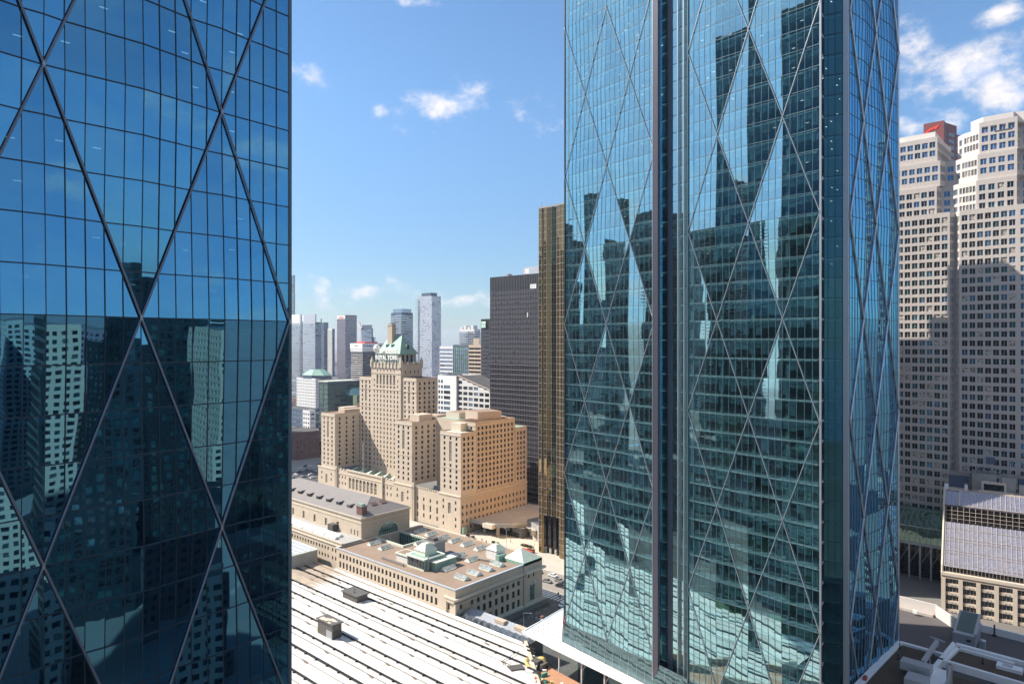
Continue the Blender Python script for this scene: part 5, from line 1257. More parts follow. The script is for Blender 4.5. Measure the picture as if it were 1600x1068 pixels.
t=pxb('unfinished_tower','concrete tower under construction wrapped at its top in a white banner','unfinished tower',549,566.5,601,545,520,m='concrete',style='band',win=('brick',2,1,.3,('g0','g1','g2')),fh=2.75,face2='bluedark',ww=.8,wh=.6); x0,x1,Y,ye,zt=t.box
b=MB(); b.box(x0-1.2,x1+1.2,Y-1.2,ye+1,zt,zt+7.4,'white'); b.box(x0-.6,x1+.9,Y-.9,ye+1,zt-3.6,zt,'whitewall'); b.build('banner_screen',t.root)
text('banner_lettering','FORMA',(x0+x1)/2,Y-1.3,zt+3.4,2.6,'beige',t.root,ext=.05)
text('banner_lettering','FORMA / FORMA',x1+1.3,(Y+ye)/2,zt+2.8,3.6,'signblue',t.root,rz=rad(90),ext=.05,sx=1.35)
b=MB(); b.box(x0+4,x1-2,Y+5,ye-10,zt+7.4,zt+9.4,'signred'); b.build('formwork',t.root)
b=MB()
for k in range(1,26): b.box(x0-.5,x1,Y-.7,Y,k*2.75,k*2.75+.5,'whitewall')
b.build('slab_edge',t.root)
tc_=empty('tower_crane',(x0+2,Y+8,0),'pale tower crane rising behind the white banner building','crane')
b=MB(); cx,cy=x0+4,Y+12
for dx in (-.8,.8):
    for dy in (-.8,.8): b.tube((cx+dx,cy+dy,0),(cx+dx,cy+dy,zt+28),.14,'white',4)
for k in range(34):
    z=zt-40+k*2; b.tube((cx-.8,cy-.8,z),(cx+.8,cy-.8,z+2),.09,'white',4); b.tube((cx+.8,cy-.8,z),(cx+.8,cy+.8,z+2),.09,'white',4)
b.build('mast',tc_); b=MB(); b.tube((cx+3,cy,zt+27),(cx-9,cy,zt+34),.4,'white',4); b.box(cx+2,cx+5,cy-1,cy+1,zt+25,zt+28,'brick'); b.tube((cx,cy,zt+28),(cx-2,cy,zt+37),.3,'signred',4); b.build('jib',tc_)
t.finish('wall',0)
t=pxb('apartment_tower','blue glass tower ringed with balconies behind the hotel chimney','apartment tower',611,628,645,488,560,m='bluedark',style='band',win=GB,fh=3.1); balcs(t,True,True,3.1,1.5); b=MB(); x0,x1,Y,ye,zt=t.box; b.box(x0+3,x1-.5,Y+1,ye-2,zt,zt+5,'gblue'); b.build('crown',t.root); t.finish('wall',0)
t=pxb('residential_tower','tall pale silver tower with a dark rooftop box right of the hotel roof','apartment tower',653,674.5,689,462,800,m='greyclad',style='punch',win=('white',1,1,0,('gsil','gsil','g1')),fh=3.1,sp=2.6,ww=.8,wh=.62) if 'gsil' in M else None
if t is None:
    M['gsil']=glassm('silver_glass',(.30,.32,.37),f0=.35,refl=(.95,.95,1),rough=.1)
    t=pxb('residential_tower','tall pale silver tower with a dark rooftop box right of the hotel roof','apartment tower',653,674.5,689,462,800,m='greyclad',style='punch',win=('white',1,1,0,('gsil','gsil','g1')),fh=3.1,sp=2.6,ww=.8,wh=.62)
x0,x1,Y,ye,zt=t.box; b=MB(); b.box(x0+8,x1-4,Y+2,ye-6,zt,zt+6,'bluedark'); b.box(x1,x1+1.5,ye-18,ye-10,zt-19,zt-11,'greyclad'); b.build('crown',t.root); balcs(t,True,False,3.1,2.2,'whitewall',-.12,.06); t.finish('wall',0)
t=pxb('apartment_tower','white balconied block with a jagged roofline left of the black ribbed tower','apartment tower',717,741,750.5,514,640,m='whitewall',style='punch',win=GB,fh=3.1,sp=4); balcs(t,True,True,3.1,1.6); b=MB(); x0,x1,Y,ye,zt=t.box
for k in range(4): b.box(x0+2+k*7,x0+6+k*7,Y+1,Y+9,zt,zt+3+(k%2)*2,'whitewall')
b.build('crown',t.root); t.finish('wall',0)
t=pxb('office_block','low block with white horizontal bands beside the tall silver tower','office block',687,707.5,708.5,540.7,500,m='whitewall',style='band',win=GB,fh=4.2,wh=.6); t.finish('wall',0)
t=pxb('office_block','teal mirrored office block between the banded block and the beige grid block','office block',708,731,735,538.5,470,m='mullion',style='punch',win=('steeldk',1,1,0,('ggreen','gblue')),fh=4,sp=3,ww=.94,wh=.9); t.finish('wall',0)
t=pxb('office_block','beige precast block with a grid of dark square windows left of the black tower','office block',732,751.5,753,538,430,m='beige',style='band',win=('beige',1,1,0,('g0','g0')),fh=3.4,sp=2.9,wh=.5); b=MB(); x0,x1,Y,ye,zt=t.box; b.box(x0+5,x0+13,Y+2,ye,zt,zt+5.5,'beige'); b.build('crown',t.root); t.finish('wall',0)
# white building with sloping roofline
Y=335; x0=onY(684,Y)[0]; xa,da=onY(713,Y); x1,d1=onY(767,Y); za=zat(587,da); z1=zat(611,d1)
wb=Bld('white_office_building',(-350,345,0),'white office building with rounded corner bay and a roofline sloping down to the right','office building')
fh=3.9
w1=[]
for j in range(14):
    z=za-2.6-fh*(j+.5); w1+= [(c-1.0,c+1.0,z-1.2,z+1.2,GW) for c in (1.6,4.6)]; w1.append((6.6,13.5,z-1.25,z+1.25,('bluedark',4,1,.1,('gblue','g0')))) if z<za-8 else None
wb.wall(Vector((x0,Y,0)),E_,xa-x0,0,za,w1,'white',.35,GW)
n=9; L=x1-xa+14
for i in range(n):
    a0=L*i/n; a1=L*(i+1)/n; zt=za-(za-z1)*(a1/(x1-xa)); ws=[]
    for j in range(16):
        z=za-2.6-fh*(j+.5)
        if z+1.3<zt-.4 and z>2: ws.append((.6,a1-a0-.6,z-1.2,z+1.2,GW))
    wb.wall(Vector((xa+a0,Y+1.2,0)),E_,a1-a0,0,zt,ws,'whitewall' if i<6 else 'beige',.35,GW)
b=MB(); zend=za-(za-z1)*(L/(x1-xa)); b.poly([(xa,Y+1.2,za),(xa+L,Y+1.2,zend),(xa+L,Y+25,zend),(xa,Y+25,za)],'roofdark'); b.tube((xa,Y+1.0,za+.2),(xa+L,Y+1.0,zend+.2),.4,'beige',5); b.box(x0,xa,Y+.3,Y+25,za-1.2,za-.8,'roofdark'); b.poly([(xa,Y,za),(xa,Y,0),(xa,Y+1.2,0),(xa,Y+1.2,za)],'whitewall')
b.poly([(x0,Y+25,0),(x0,Y,0),(x0,Y,za),(x0,Y+25,za)],'whitewall'); b.poly([(xa+L,Y+25,0),(x0,Y+25,0),(x0,Y+25,za),(xa,Y+25,za),(xa+L,Y+25,zend)],'whitewall'); b.build('roof',wb.root); wb.finish('wall',60)
# green roofed block, green glass block, brick block at the left
t=pxb('office_block','pale mauve block with a faceted green roof low on the left skyline','office block',463.5,493,528,591,480,m='whitewall',style='punch',win=('whitewall',2,1,.2,('gblue','g1')),fh=3.6,sp=4,wh=.4); x0,x1,Y,ye,zt=t.box
b=MB(); c1,c2=x0+8,x1+1; n=8; cx=(x0+x1)/2+3; cy=(Y+ye)/2-2; ra,rb=(x1-x0)*.62,(ye-Y)*.50
P1=[(cx+ra*math.cos(2*math.pi*(k+.5)/n),cy+rb*math.sin(2*math.pi*(k+.5)/n),zt+3.5) for k in range(n)]; P2=[(cx+ra*.45*math.cos(2*math.pi*(k+.5)/n),cy+rb*.5*math.sin(2*math.pi*(k+.5)/n),zt+10.5) for k in range(n)]
for k in range(n): b.poly([P1[k],P1[(k+1)%n],P2[(k+1)%n],P2[k]],'palegreen')
M['palegreen']=pm('green_roof_cladding',(.17,.30,.24),.55,.15,.2)
b.poly(P2,'palegreen'); b.build('green_roof',t.root)
b=MB(); b.prism([(p[0]*.96+cx*.04,p[1]*.96+cy*.04) for p in P1],zt-1,zt+3.5,'bluedark'); b.box(x0+2,x1+3,Y-1,Y-.1,zt-6,zt+2,'bluedark') if False else None; b.build('attic',t.root); t.finish('wall',60)
t=pxb('office_block','green glass office block with a rounded corner drum left of the grand hotel','office block',498,512,562,597,330,m='mullion',style='band',win=('mullion',4,1,.12,('ggreen','gteal')),fh=4.1,wh=.7); x0,x1,Y,ye,zt=t.box
b=MB(); b.lathe((x1+3,Y+26,0),[(9,0),(9,zt-12),(8,zt-8),(5,zt-6)],'ggreen',16); b.box(x0-.5,x1+.5,Y-.5,ye+.5,zt,zt+.8,'palecopper'); b.build('drum',t.root); t.finish('wall',40)
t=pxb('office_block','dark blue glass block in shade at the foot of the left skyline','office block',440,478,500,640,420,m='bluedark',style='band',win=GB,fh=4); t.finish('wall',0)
t=pxb('office_block','small white rooftop block catching the sun above the dark brick warehouse','office block',473,484,493,641,380,m='whitewall',style='punch',win=('bluedark',1,1,0,('gblue','g1')),fh=3.8,sp=5); t.finish('wall',20)
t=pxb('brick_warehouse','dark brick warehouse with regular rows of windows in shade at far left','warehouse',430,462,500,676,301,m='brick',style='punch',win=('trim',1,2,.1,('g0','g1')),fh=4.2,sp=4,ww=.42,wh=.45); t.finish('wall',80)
# distant low city between the towers
b=MB()
rc=random.Random(11)
for k in range(620):
    a=rad(rc.uniform(-74,-8)); d=rc.uniform(1000,2800); x,y=math.sin(a)*d,math.cos(a)*d; w=rc.uniform(7,24); h=rc.uniform(8,30)+(rc.random()**5)*22*(d/1500)
    b.box(x-w,x+w,y-w*.7,y+w*.7,0,h,rc.choice(['greyclad','beige','bluedark','brick','concrete','whitewall']),False)
o=b.build('distant_city',None,kind='stuff'); tag(o,'hazy far off carpet of low city blocks between the skyline towers','distant buildings')
# ================================================================== STREET THINGS
def make_car(paint,name='parked_car'):
    r=empty(name,(0,0,0),'car','car')
    prof=[(-2.1,.35),(-2.15,.75),(-1.9,.92),(-1.35,1.0),(-.9,1.42),(.55,1.45),(1.15,1.0),(1.95,.88),(2.15,.65),(2.1,.35)]
    b=MB()
    lo=[(x,z) for x,z in prof]
    def ring(y,f): return [(x,y*(.86 if z>1.1 else 1.0),z) for x,z in lo]
    A=ring(-.88,1);B_=ring(.88,1)
    for i in range(len(A)):
        j=(i+1)%len(A); b.poly([A[i],A[j],B_[j],B_[i]][::-1],paint)
    b.poly(A,paint); b.poly(B_[::-1],paint); b.build('body',r)
    g_=MB()
    g_.poly([(-1.33,-.8,1.02),(-.93,-.72,1.40),(-.93,.72,1.40),(-1.33,.8,1.02)],'g0'); g_.poly([(.60,-.72,1.43),(1.12,-.8,1.03),(1.12,.8,1.03),(.60,.72,1.43)],'g0')
    g_=MB()
    g_.poly([(-1.37,.8,1.03),(-1.37,-.8,1.03),(-.95,-.74,1.41),(-.95,.74,1.41)],'g0'); g_.poly([(1.17,-.8,1.02),(1.17,.8,1.02),(.60,.74,1.44),(.60,-.74,1.44)],'g0')
    for s in (-1,1): 
        q=[(-1.2,s*.885,1.03),(1.0,s*.885,1.03),(.5,s*.80,1.38),(-.85,s*.80,1.36)]; g_.poly(q if s<0 else q[::-1],'g0')
    g_.build('window',r)
    for x in (-1.35,1.35):
        for y in (-.86,.86):
            t=MB(); t.tube((x,y-.1,.33),(x,y+.1,.33),.33,'rubber',10); wo=t.build('wheel',r); t=MB(); t.tube((x,y-.11,.33),(x,y+.11,.33),.18,'alu',8); ro=t.build('rim',r); ro.parent=wo
    for y in (-.6,.6):
        t=MB(); t.box(2.05,2.17,y-.18,y+.18,.6,.76,'white'); t.build('headlight',r)
    return r
def dup(o,parent=None):
    c=o.copy(); COL.objects.link(c)
    if parent: c.parent=parent
    for ch in list(o.children): dup(ch,c)
    return c
protos={}
def car(p,rz,paint,label,group='cars in the streets around the station'):
    if paint not in protos: protos[paint]=make_car(paint); o=protos[paint]
    else: o=dup(protos[paint])
    o.location=(p[0],p[1],.04); o.rotation_euler=(0,0,rz); o['label']=label; o['group']=group; return o
car((-178.3,225.0),rad(178),'whitecar','white car driving along the front street just right of the station corner')
car((-186.2,224.6),rad(182),'bluecar','dark car half hidden behind the station roof corner in the front street')
car((-172.6,222.0),rad(175),'silvercar','silver car behind the white car in the front street')
car((-168.5,217.6),rad(5),'bluecar','dark car beside the teal tower edge in the front street')
car((-176.0,218.2),rad(2),'silvercar','silver car at the near kerb by the people on the corner')
car((-160.3,216.0),rad(2),'whitecar','white car at the near kerb touching the teal tower edge')
car((-155.5,202.5),rad(95),'whitecar','white van shaped car in the shaded side street by the canopy')
k=0
posold=[(-430,262,80,'whitecar'),(-436,256,85,'bluecar'),(-441,249,82,'silvercar'),(-447,243,80,'whitecar'),(-420,300,92,'bluecar'),(-428,318,90,'silvercar'),(-418,335,90,'whitecar'),(-437,292,88,'silvercar'),(-445,305,90,'bluecar'),(-452,262,85,'redcar'),(-460,270,85,'silvercar'),(-425,232,3,'whitecar'),(-414,225,3,'bluecar'),(-436,218,3,'silvercar'),(-410,248,88,'whitecar'),(-408,270,90,'bluecar')]
cn_={'whitecar':'white','bluecar':'dark blue','silvercar':'silver','redcar':'red'}
pos=[]
for i,(px_,py_) in enumerate([(462,742),(468,738),(475,745),(465,752),(460,760),(470,732),(480,735),(458,772),(486,742),(478,729),(489,747),(463,768),(472,757),(484,729),(460,748),(492,736)]):
    p_=at(px_,py_); pos.append((p_.x,p_.y,80 if i%3 else 3,['whitecar','bluecar','silvercar','whitecar','bluecar'][i%5]))
for i,(x,y,a,pn) in enumerate(pos): car((x,y),rad(a),pn,'car in the far left street between the brick warehouse and the grey hall roof','cars in the far left street')
def person(x,y,z,top,leg,rz,label,s=1.0,stride=.25):
    """one continuous body grown with a skin modifier"""
    V=[(0,0,.92),(0,0,1.15),(0,0,1.42),(0,0,1.52),(0,.02,1.66),(-.1,0,.88),(-.11,stride*.5,.48),(-.11,stride*.6,.06),(-.11,stride*.6+.14,.04),(.1,0,.88),(.11,-stride*.2,.48),(.11,-stride*.9,.08),(.11,-stride*.9+.14,.04),(-.2,0,1.4),(-.26,-.05,1.12),(-.25,.08,.88),(.2,0,1.4),(.27,.03,1.12),(.25,.12,.9)]
    Ed=[(0,1),(1,2),(2,3),(3,4),(0,5),(5,6),(6,7),(7,8),(0,9),(9,10),(10,11),(11,12),(2,13),(13,14),(14,15),(2,16),(16,17),(17,18)]
    R=[.15,.15,.16,.06,.11,.09,.07,.05,.045,.09,.07,.05,.045,.07,.05,.04,.07,.05,.04]
    me=bpy.data.meshes.new('person'); me.from_pydata([(a*s,b_*s,c*s) for a,b_,c in V],Ed,[]); o=bpy.data.objects.new('person',me); COL.objects.link(o)
    o.modifiers.new('Skin','SKIN')
    sv=me.skin_vertices[0].data
    for i,r in enumerate(R): sv[i].radius=(r*s,r*s)
    sv[0].use_root=True
    bpy.context.view_layer.update(); m2=bpy.data.meshes.new_from_object(o.evaluated_get(bpy.context.evaluated_depsgraph_get())); o.modifiers.clear(); o.data=m2
    m2.materials.clear()
    for n in (leg,top,'skin'): m2.materials.append(M[n])
    for p in m2.polygons:
        zz=p.center.z/s; p.material_index=0 if zz<.95 else (1 if zz<1.5 else 2)
        if zz<1.0 and abs(p.center.x/s)>.2: p.material_index=2
    o.location=(x,y,z); o.rotation_euler=(0,0,rz); tag(o,label,'person'); return o
pp=[(-160.6,207.2,'bluecar','black','person in dark coat walking on the corner right of the station'),(-163.0,209.2,'black','roofdark','person in black by the kerb at the station corner'),(-158.8,209.0,'redcar','black','person in a red top near the station corner'),(-165.2,233.5,'black','black','person standing below the dark base of the gold tower'),
 (-236,240.8,'black','bluecar','person in black on the far pavement before the hotel corner'),(-232.5,240.2,'redcar','black','person in a red top on the far pavement before the hotel corner'),(-224.4,249.4,'bluecar','black','person crossing the bright plaza left of the planter'),(-208.2,247.8,'black','roofdark','person near the planter on the bright plaza'),(-211.5,252.6,'whitecar','black','person in white behind the planter on the plaza'),(-205,244.2,'black','black','person beside the gold tower corner on the plaza')]
for i,(x,y,t_,l_,lab) in enumerate(pp): person(x,y,.03,t_,l_,i*.9,lab)
def lamp(x,y,h,lab,arm=1.6,rz=0,z0=0):
    r=empty('street_lamp',(x,y,z0),lab,'street lamp',rz=0); b=MB(); b.tube((x,y,z0),(x,y,z0+h),.14,'alu',7,.08); b.build('pole',r)
    b=MB(); c,s=math.cos(rz),math.sin(rz); b.tube((x,y,z0+h-.1),(x+c*arm,y+s*arm,z0+h+.15),.06,'alu',5); b.box(x+c*arm-.35,x+c*arm+.35,y+s*arm-.2,y+s*arm+.2,z0+h+.1,z0+h+.25,'alu'); b.build('lamp_head',r); return r
lamp(-219.7,241.0,9.0,'tall pale street lamp before the curved ramp near the hotel corner',rz=rad(150),arm=3)
lamp(-149.7,173.0,8.0,'pale street lamp in the shaded street left of the white canopy',rz=rad(20),arm=2.6)
# raised drive and ramp beside the hotel
dr=empty('raised_driveway',(-235,262,0),'raised concrete driveway with curved ramp and big pale column beside the hotel','driveway')
b=MB()
top=[(-253.4,249.5),(-244,249.5),(-235.5,251),(-229.5,256),(-226,262),(-223,272),(-222,298),(-253.4,298)]
b.prism(top,5.0,6.0,'concrete'); b.build('deck',dr)
b=MB()
for a,c in zip(top[:7],top[1:7]): ribbon([a,c],.35,5.9,7.0,'concrete',b)
b.build('parapet',dr)
b=MB(); b.box(-236.6,-235.4,252,253.2,0,5.1,'stone2'); b.lathe((-222.3,262.8,0),[(.75,0),(.7,2.5),(1.2,4.2),(2.6,5.2)],'concrete',14); b.box(-246,-245,252,253,0,5.1,'concrete'); b.build('column',dr)
b=MB(); b.box(-243.2,-236.4,248.4,251.2,4.4,6.6,'trim'); b.build('white_fascia',dr)
b=MB(); b.prism([(-226,262),(-222,262.6),(-218,258),(-216.4,259.3),(-219.5,266),(-224,272)],3.0,5.4,'concrete'); b.poly([(-222,262.4,5.5),(-217.5,258.6,.2),(-215.6,260.2,.2),(-220.5,265.2,5.5)],'trim'); b.build('ramp',dr)
b=MB(); b.box(-253,-224,258,297,0,5,'roofdark'); b.box(-253,-224,257.6,258,0,5,'g0'); b.build('undercroft',dr)
kb=empty('pavilion_box',(-215,266,0),'grey box building with vertical panel joints and dark roof left of the gold tower','pavilion')
b=MB(); b.prism([(-226.5,264.5),(-213.4,259.0),(-209.5,268),(-211,285),(-224,285)],0,8.2,'concrete','bluedark'); b.build('wall',kb)
b=MB()
for k in range(12):
    A=Vector((-226.5,264.5,0)); B=Vector((-213.4,259.0,0)); p=A+(B-A)*(k/12); b.box(p.x-.04,p.x+.04,p.y-.08,p.y,0,8.2,'roofgrey')
b.box(-214.6,-213.2,258.6,259.2,0,8.3,'greyclad'); b.build('panel_joint',kb)
b=MB(); b.box(-253.3,-252,243.3,246,0,3.6,'copper'); one('corner_kiosk',b,'small pale green kiosk at the foot of the hotel corner','kiosk')
# planter and red hoarding on the plaza
pl_=empty('planter',(-213,248,0),'curved pale planter with dark shrubs on the bright plaza','planter')
b=MB(); b.prism([(-217,247.2),(-213,245.6),(-209.2,245.8),(-207.6,247.2),(-210,249.6),(-215,250)],0,.7,'trim'); b.build('rim',pl_)
b=MB()
for k in range(420):
    x=random.uniform(-215.6,-208.8); y=random.uniform(246.6,249.0); z=random.uniform(.6,1.7); q=.16; n_=Vector((random.uniform(-1,1),random.uniform(-1,1),random.uniform(0,1))).normalized(); u_=n_.orthogonal().normalized()*q; v_=n_.cross(u_).normalized()*q; c=Vector((x,y,z)); b.poly([c-u_-v_,c+u_-v_,c+u_+v_,c-u_+v_],'shrub')
M['shrub']=pm('dark_shrub',(.05,.055,.03),.9,.5,3)
b.build('shrubs',pl_)
b=MB(); b.prism([(-211,241.4),(-203.8,240.2),(-203.2,242.2),(-210.4,243.6)],0,1.6,'redpaint'); 
M['redpaint']=pm('red_hoarding',(.42,.06,.035),.6,.2)
one('red_hoarding',b,'low red site hoarding at the corner of the gold tower','hoarding')
b=MB(); b.box(-209,-204.5,243.8,244.5,0,1.5,'black'); one('dark_barrier',b,'low dark barrier behind the red hoarding on the plaza','barrier')
for i,(x,y) in enumerate([(-247,241.6),(-243,241.4),(-229,241.8),(-226,241.5)]):
    b=MB(); b.prism([(x-.9,y-.9),(x+.9,y-.9),(x+.9,y+.9),(x-.9,y+.9)],0,.6,'concrete')
    for k in range(60):
        c=Vector((x+random.uniform(-.7,.7),y+random.uniform(-.7,.7),random.uniform(.6,1.4))); u_=Vector((random.uniform(-1,1),random.uniform(-1,1),random.uniform(-1,1))).normalized()*.22; v_=u_.orthogonal().normalized()*.22; b.poly([c-u_-v_,c+u_-v_,c+u_+v_,c-u_+v_],'shrub')
    one('planter_box',b,'small square planter in the row on the far pavement before the hotel','planter',group='square planters on the far pavement')
# vehicles and stacked goods in the shaded street
b=MB(); b.box(-150.5,-147.3,188,190.4,.0,1.7,'teal'); b.box(-150.3,-147.5,188.2,190.2,1.7,1.9,'white'); one('teal_tarp_stack',b,'teal covered stack of goods in the shaded side street','stack')
b=MB(); b.box(-146.9,-144.0,190.2,193.4,0,1.8,'redcar'); b.box(-146.7,-144.2,190.4,193.2,1.8,2.0,'brick'); one('red_container',b,'rust red container beside the teal stack in the shaded side street','container')
b=MB(); b.box(-155,-151.5,185.4,187.6,0,1.2,'concrete'); b.box(-154.2,-152,185.8,187.2,1.2,1.9,'brick'); one('rubble_skip',b,'grey skip of rubble left of the teal stack','skip')
for i,y in enumerate((176,180,184.5,189,193.5,198)):
    b=MB(); b.tube((-157.5,y,.0),(-157.5,y,1.1),.05,'alu',5); b.tube((-157.5,y,1.1),(-156.9,y+1.8,1.1),.05,'alu',5); b.tube((-156.9,y+1.8,1.1),(-156.9,y+1.8,0),.05,'alu',5); b.tube((-157.5,y,.6),(-156.9,y+1.8,.6),.04,'alu',5)
    one('crowd_barrier',b,'silver crowd barrier in the broken row along the shaded side street','barrier',group='crowd barriers in the side street')
b=MB(); b.box(-160.9,-160.3,172,200,0.0,.9,'roofdark'); one('low_wall',b,'long low dark wall along the shaded side street','wall')
# bare trees
def tree(x,y,h,lab,seed):
    r=empty('bare_tree',(x,y,0),lab,'tree'); rnd=random.Random(seed); tk=MB(); cr=MB()
    def br(p,d,L,rr,lv):
        q=p+d*L; (tk if lv<2 else cr).tube(p,q,rr,'bark',5 if lv<2 else 3,rr*.6)
        if lv<5:
            for k in range(3 if lv<3 else 2):
                nd=(d+Vector((rnd.uniform(-.7,.7),rnd.uniform(-.7,.7),rnd.uniform(-.1,.5)))).normalized(); br(q-d*L*rnd.uniform(0,.35),nd,L*.72,rr*.6,lv+1)
    br(Vector((x,y,0)),Vector((0,0,1)),h*.28,h*.022,0); tk.build('trunk',r); cr.build('crown',r); return r
tree(-452,284,11,'bare brown street tree left of the hotel corner',1); tree(-458,296,10,'second bare street tree up the road left of the hotel',2); tree(-440,272,9,'small bare tree at the crossing by the hotel corner',3); tree(-462,310,10,'farthest bare street tree left of the hotel',4)
# ------------------------------------------------------------------ construction deck beside the canopy
b=MB(); b.prism([(-135.0,156.0),(-117.2,140.8),(-86,112),(-60,118),(-60,141),(-91,147.5),(-119,151.5),(-131,154.0)],5.6,6.2,'tile'); struct('brick_paved_deck',b)
cm_=empty('construction_machine',(-124,150,6.2),'beige arched construction machine with dark cab on the brick coloured deck','machine')
b=MB(); P_=[(-127.5,151.3,6.9),(-127.8,149.2,7.4),(-126.8,147.4,7.6),(-124.8,146.2,7.4),(-122.4,146.0,7.0)]
for a,c in zip(P_,P_[1:]): b.tube(a,c,.5,'yellow',8); 
b.build('curved_boom',cm_)
b=MB(); b.box(-125.6,-123.2,148.4,150.6,6.2,8.2,'roofdark'); b.box(-123.6,-121.8,148.8,151.4,6.2,7.6,'duct'); b.build('cab',cm_)
b=MB(); b.box(-126.2,-121.6,147.9,148.4,6.2,6.9,'black'); b.box(-126.2,-121.6,150.8,151.3,6.2,6.9,'black'); b.build('track',cm_)
b=MB(); b.lathe((-125.0,152.2,6.2),[(.0,.0),(1.3,0),(1.5,1.0),(.9,1.5),(0,1.6)],'yellow',10); one('yellow_hopper',b,'round pale yellow hopper half under the white canopy','hopper')
b=MB(); b.box(-122.8,-118.4,143.2,144.0,8.6,8.8,'steeldk'); b.tube((-120.6,143.6,6.2),(-120.6,143.6,8.6),.1,'steeldk',5); one('site_table',b,'thin dark work platform on a single leg near the orange worker','platform')
rs=random.Random(5)
for i in range(26):
    x=rs.uniform(-131,-112); t=(-x-112)/19; y=141+t*13+rs.uniform(1,6)
    if y>152-(x+131)*.12: y-=4
    if x>-119 and y>146: y=144
    b=MB(); m_=rs.choice(['trim','redcar','yellow','concrete','steeldk','white','brick','roofdark','teal']); w_=rs.uniform(.3,1.0); a=rs.uniform(0,3); c,s_=math.cos(a),math.sin(a); L_=rs.uniform(.4,2.2); h_=rs.uniform(.25,1.3)
    pts=[(x+c*p_-s_*q_,y+s_*p_+c*q_) for p_,q_ in ((-L_/2,-w_/2),(L_/2,-w_/2),(L_/2,w_/2),(-L_/2,w_/2))]; b.prism(pts,6.2,6.2+h_,m_)
    one('site_crate',b,'small building site crate or pallet lying on the brick coloured deck','crate',group='building site clutter on the deck')
person(-118.3,141.7,6.2,'orange','orange',.6,'worker in orange high visibility suit standing on the brick coloured deck',1.25)
person(-117.3,140.7,6.2,'orange','orange',2.2,'second orange worker bending close beside the first on the deck',1.15)
person(-116.0,141.2,6.2,'black','bluecar',3.2,'worker in dark clothes right of the orange workers',1.15)
for i,(x,y) in enumerate([(-132.6,154.6),(-130.8,152.9)]):
    b=MB(); b.box(x,x+3.2,y-.25,y+.1,7.6,8.2,'black'); b.box(x,x+3.2,y-.6,y-.3,7.2,7.3,'white'); one('black_beam',b,['upper','lower'][i]+' black beam at the tip of the white canopy','beam')
# ================================================================== CITY SEEN IN THE GLASS (east and south-west of the camera)
def city(name,label,x0,x1,y0,y1,zt,m,win,fh=3.6,sp=3.4,ww=.6,wh=.55,band=False,bal=None,cat='tower'):
    bb=Bld(name,((x0+x1)/2,(y0+y1)/2,0),label,cat)
    for o,u,L in ((Vector((x0,y0,0)),E_,x1-x0),(Vector((x1,y0,0)),N_,y1-y0),(Vector((x1,y1,0)),W_,x1-x0),(Vector((x0,y1,0)),S_,y1-y0)):
        n=max(1,round(L/(sp*(3 if band else 1)))); bb.wall(o,u,L,0,zt,grid(L,3,zt-2,n,int((zt-5)/fh),L/n*(.97 if band else ww),fh*wh,.4,.4),m,.25,win,(.6,.3,.1))
    bb.mb.poly([(x0,y0,zt),(x1,y0,zt),(x1,y1,zt),(x0,y1,zt)],'roofdark')
    if bal:
        b=MB(); n=int(zt/fh)
        for k in range(3,n):
            z=k*fh; d=1.2+.9*math.sin(k*.55); b.box(x0-d,x1+d,y0-d,y1+d,z,z+.45,bal)
        b.build('balcony',bb.root)
    bb.finish('wall',0); return bb
DW=('steeldk',1,1,0,('g0','gteal','g1'))
EL=['long grey concrete','white walled','mauve clad','small low beige','lowest red brick','pale grey broad','distant beige','tall white']
SL=['very low dark metal','low red brick','mid height dark metal','dark blue','pale grey','distant dark blue']
# east (mirrored in the blue tower)
city('glass_tower','dark teal glass tower mirrored at the far left of the blue tower',88,118,-22,24,190,'steeldk',('steeldk',1,1,0,('gteal','g0')),fh=4.2,wh=.8,ww=.85)
city('beige_hotel_block','beige gridded block mirrored in the lower left of the blue tower',112,142,90,126,93,'beige',DW,fh=3.2,sp=3.2)
city('balcony_tower','tower with wavy white balcony bands mirrored in the blue tower',215,245,118,158,97,'g1',GB,fh=3.2,band=True,bal='whitewall')
city('dark_ribbed_tower','dark tower mirrored in the lower right of the blue tower',100,124,142,164,112,'darkmetal',('steeldk',1,1,0,('g0','gteal')),fh=3.8,wh=.75)
city('brick_block','red brick block mirrored in the blue tower',176,205,150,190,60,'brick',DW)
city('beige_block','dark slate block mirrored in the right of the blue tower',128,150,150,190,84,'steeldk',DW,fh=3.2)
city('dark_tower_mirrored','dark blue tower mirrored between the beige block and the balcony tower',160,186,72,100,116,'steeldk',('steeldk',1,1,0,('g0','gteal')),fh=4,wh=.7)
for i,(x0,x1,y0,y1,z,m) in enumerate([(280,320,40,90,88,'concrete'),(300,340,160,200,70,'whitewall'),(250,290,200,240,84,'lilac'),(60,84,60,90,44,'beige'),(60,80,104,140,36,'brick'),(350,400,90,140,96,'greyclad'),(420,470,180,240,90,'beige'),(240,270,-20,30,96,'whitewall')]):
    city('city_block',EL[i]+' block east of the camera, mirrored in the blue tower',x0,x1,y0,y1,z,m,DW,cat='city block')
city('dark_slab_mirrored','near black slab tower mirrored in the lower middle of the blue tower',104,130,36,62,104,'steeldk',('steeldk',1,1,0,('g0','gteal')),fh=4,wh=.7)
city('office_tower','unseen grey tower added behind the blue tower to shade the far left street',-642,-592,190,240,172,'duct',DW,fh=4)  # unseen caster added to throw shade on the street and warehouse
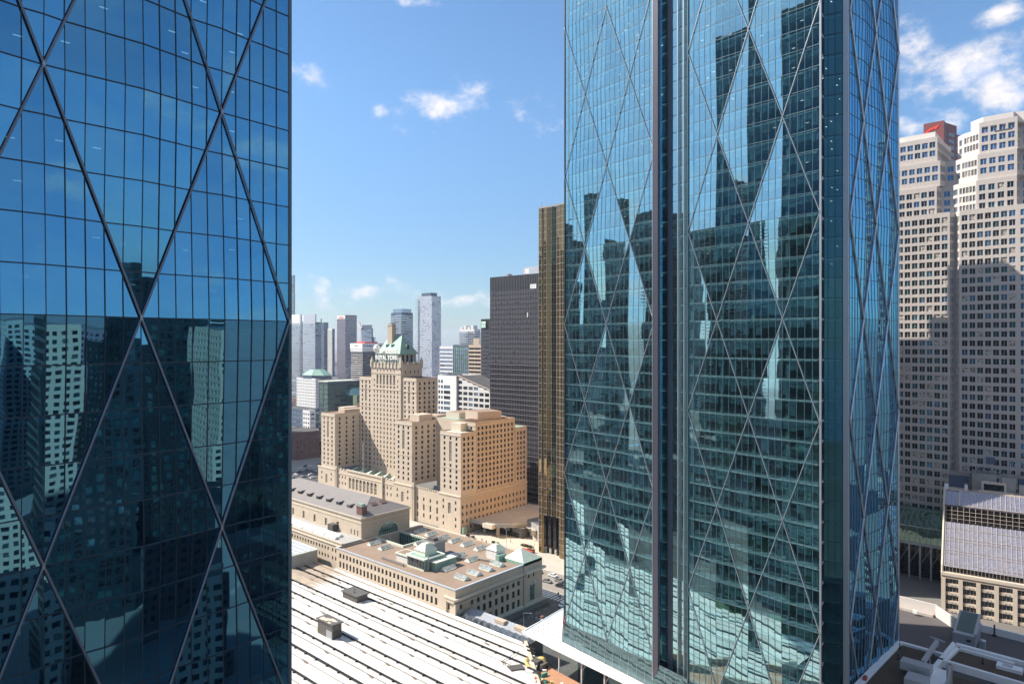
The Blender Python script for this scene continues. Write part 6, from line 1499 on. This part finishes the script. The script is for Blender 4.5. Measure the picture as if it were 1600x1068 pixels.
for i,(x0,x1,y0,y1,z) in enumerate([(-700,-668,-330,-300,232),(-648,-618,-352,-322,240),(-600,-572,-300,-270,226),(-585,-556,-380,-350,236)]):  # unseen towers added to darken what the gold tower mirrors
    city('added_condo',['westernmost','second','third','southernmost'][i]+' very tall dark glass tower added out of view, south west of the camera',x0,x1,y0,y1,z,'steeldk',('steeldk',1,1,0,('g0','gteal','g0')),fh=3.4,band=True,cat='apartment tower')
# south-west (mirrored in the teal tower)
for i,(x0,x1,y0,y1,z,nm) in enumerate([(-330,-302,-75,-50,188,'first'),(-372,-350,-30,-8,172,'second'),(-428,-404,-44,-18,196,'third'),(-300,-280,-130,-105,160,'fourth'),(-470,-446,-2,22,166,'fifth'),(-395,-372,-118,-92,205,'sixth'),(-520,-495,-100,-70,182,'seventh')]):
    city('balcony_tower',nm+' dark balconied tower south west of the camera mirrored in the teal tower',x0,x1,y0,y1,z,'steeldk',('steeldk',1,1,0,('g0','gteal')),fh=3.1,band=True,bal='duct',cat='apartment tower')
for i,(x0,x1,y0,y1,z,m) in enumerate([(-260,-180,-60,10,34,'duct'),(-420,-300,10,40,30,'brick'),(-250,-200,-160,-90,72,'duct'),(-180,-130,-190,-120,96,'bluedark'),(-620,-560,-80,20,110,'greyclad'),(-700,-640,-200,-120,120,'bluedark')]):
    city('city_block',SL[i]+' block south west of the camera, mirrored in the teal tower',x0,x1,y0,y1,z,m,DW,cat='city block')
b=MB(); 
for k in range(60):
    x=-118+random.uniform(-150,60); y=random.uniform(-10,36)
    b.tube((x,y,0),(x,y,.1),.1,'asphalt',3)
b=MB(); b.poly([(-600,-9000,.05),(6000,-9000,.05),(6000,-420,.05),(-600,-420,.05)],'lake')
M['lake']=glassm('lake_water',(.02,.05,.06),rough=.15,f0=.08)
struct('lake_water',b)

# ------------------------------------------------------------------ sub-parts: what sits on or belongs to a part hangs under it
SUB={'chimney':('copper_roof','hall_roof','roof'),'dormer':('copper_roof','hall_roof'),'skylight':('roof',),'barrel_rooflight':('roof',),'sign_lettering':('sign_panel','sign_frame'),'banner_lettering':('banner_screen',),'lamp_head':('pole',),'cap':('wall',),'lid_patch':('cap',),'louvre_box':('wall',),'door':('wall',),'lantern':('plant_house',),'plant_house_window':('plant_house',),'smoke_slot':('roof',),'ridge_batten':('roof',),'kerb_upstand':('planting_bed',),'jib_head':('boom',),'logo':('wall',),'lid':('housing',),'turret':('cornice',),'panel_joint':('wall',),'sawtooth_pane':('roof',),'roof_hatch':('hall_roof',)}
def base(n): return n.split('.')[0]
for r in [o for o in COL.objects if o.parent is None and o.type=='EMPTY']:
    ch=list(r.children)
    for c in ch:
        for tn in SUB.get(base(c.name),()):
            t=[k for k in ch if base(k.name)==tn and k.parent==r and k!=c]
            if t:
                l=c.location.copy()-t[0].location; c.parent=t[0]; c.location=l; break

# ------------------------------------------------------------------ the air between the towers
lo,hi=-1.0,262.0
hb=MB(); hb.box(-8400,8400,-8400,8400,lo,hi,'haze')
hm=bpy.data.materials.new('haze'); hm.use_nodes=True; k=N(hm.node_tree); k.n.clear()
pv=k.new('ShaderNodeVolumePrincipled',{'Color':(.80,.88,1.0,1),'Density':HAZE,'Anisotropy':.35})
k.new('ShaderNodeOutputMaterial',{'Volume':pv.outputs[0]}); M['haze']=hm
if HAZE>0:
    o=hb.build('haze',None,kind='stuff'); tag(o,'thin pale daylight haze filling the air over the city','haze')
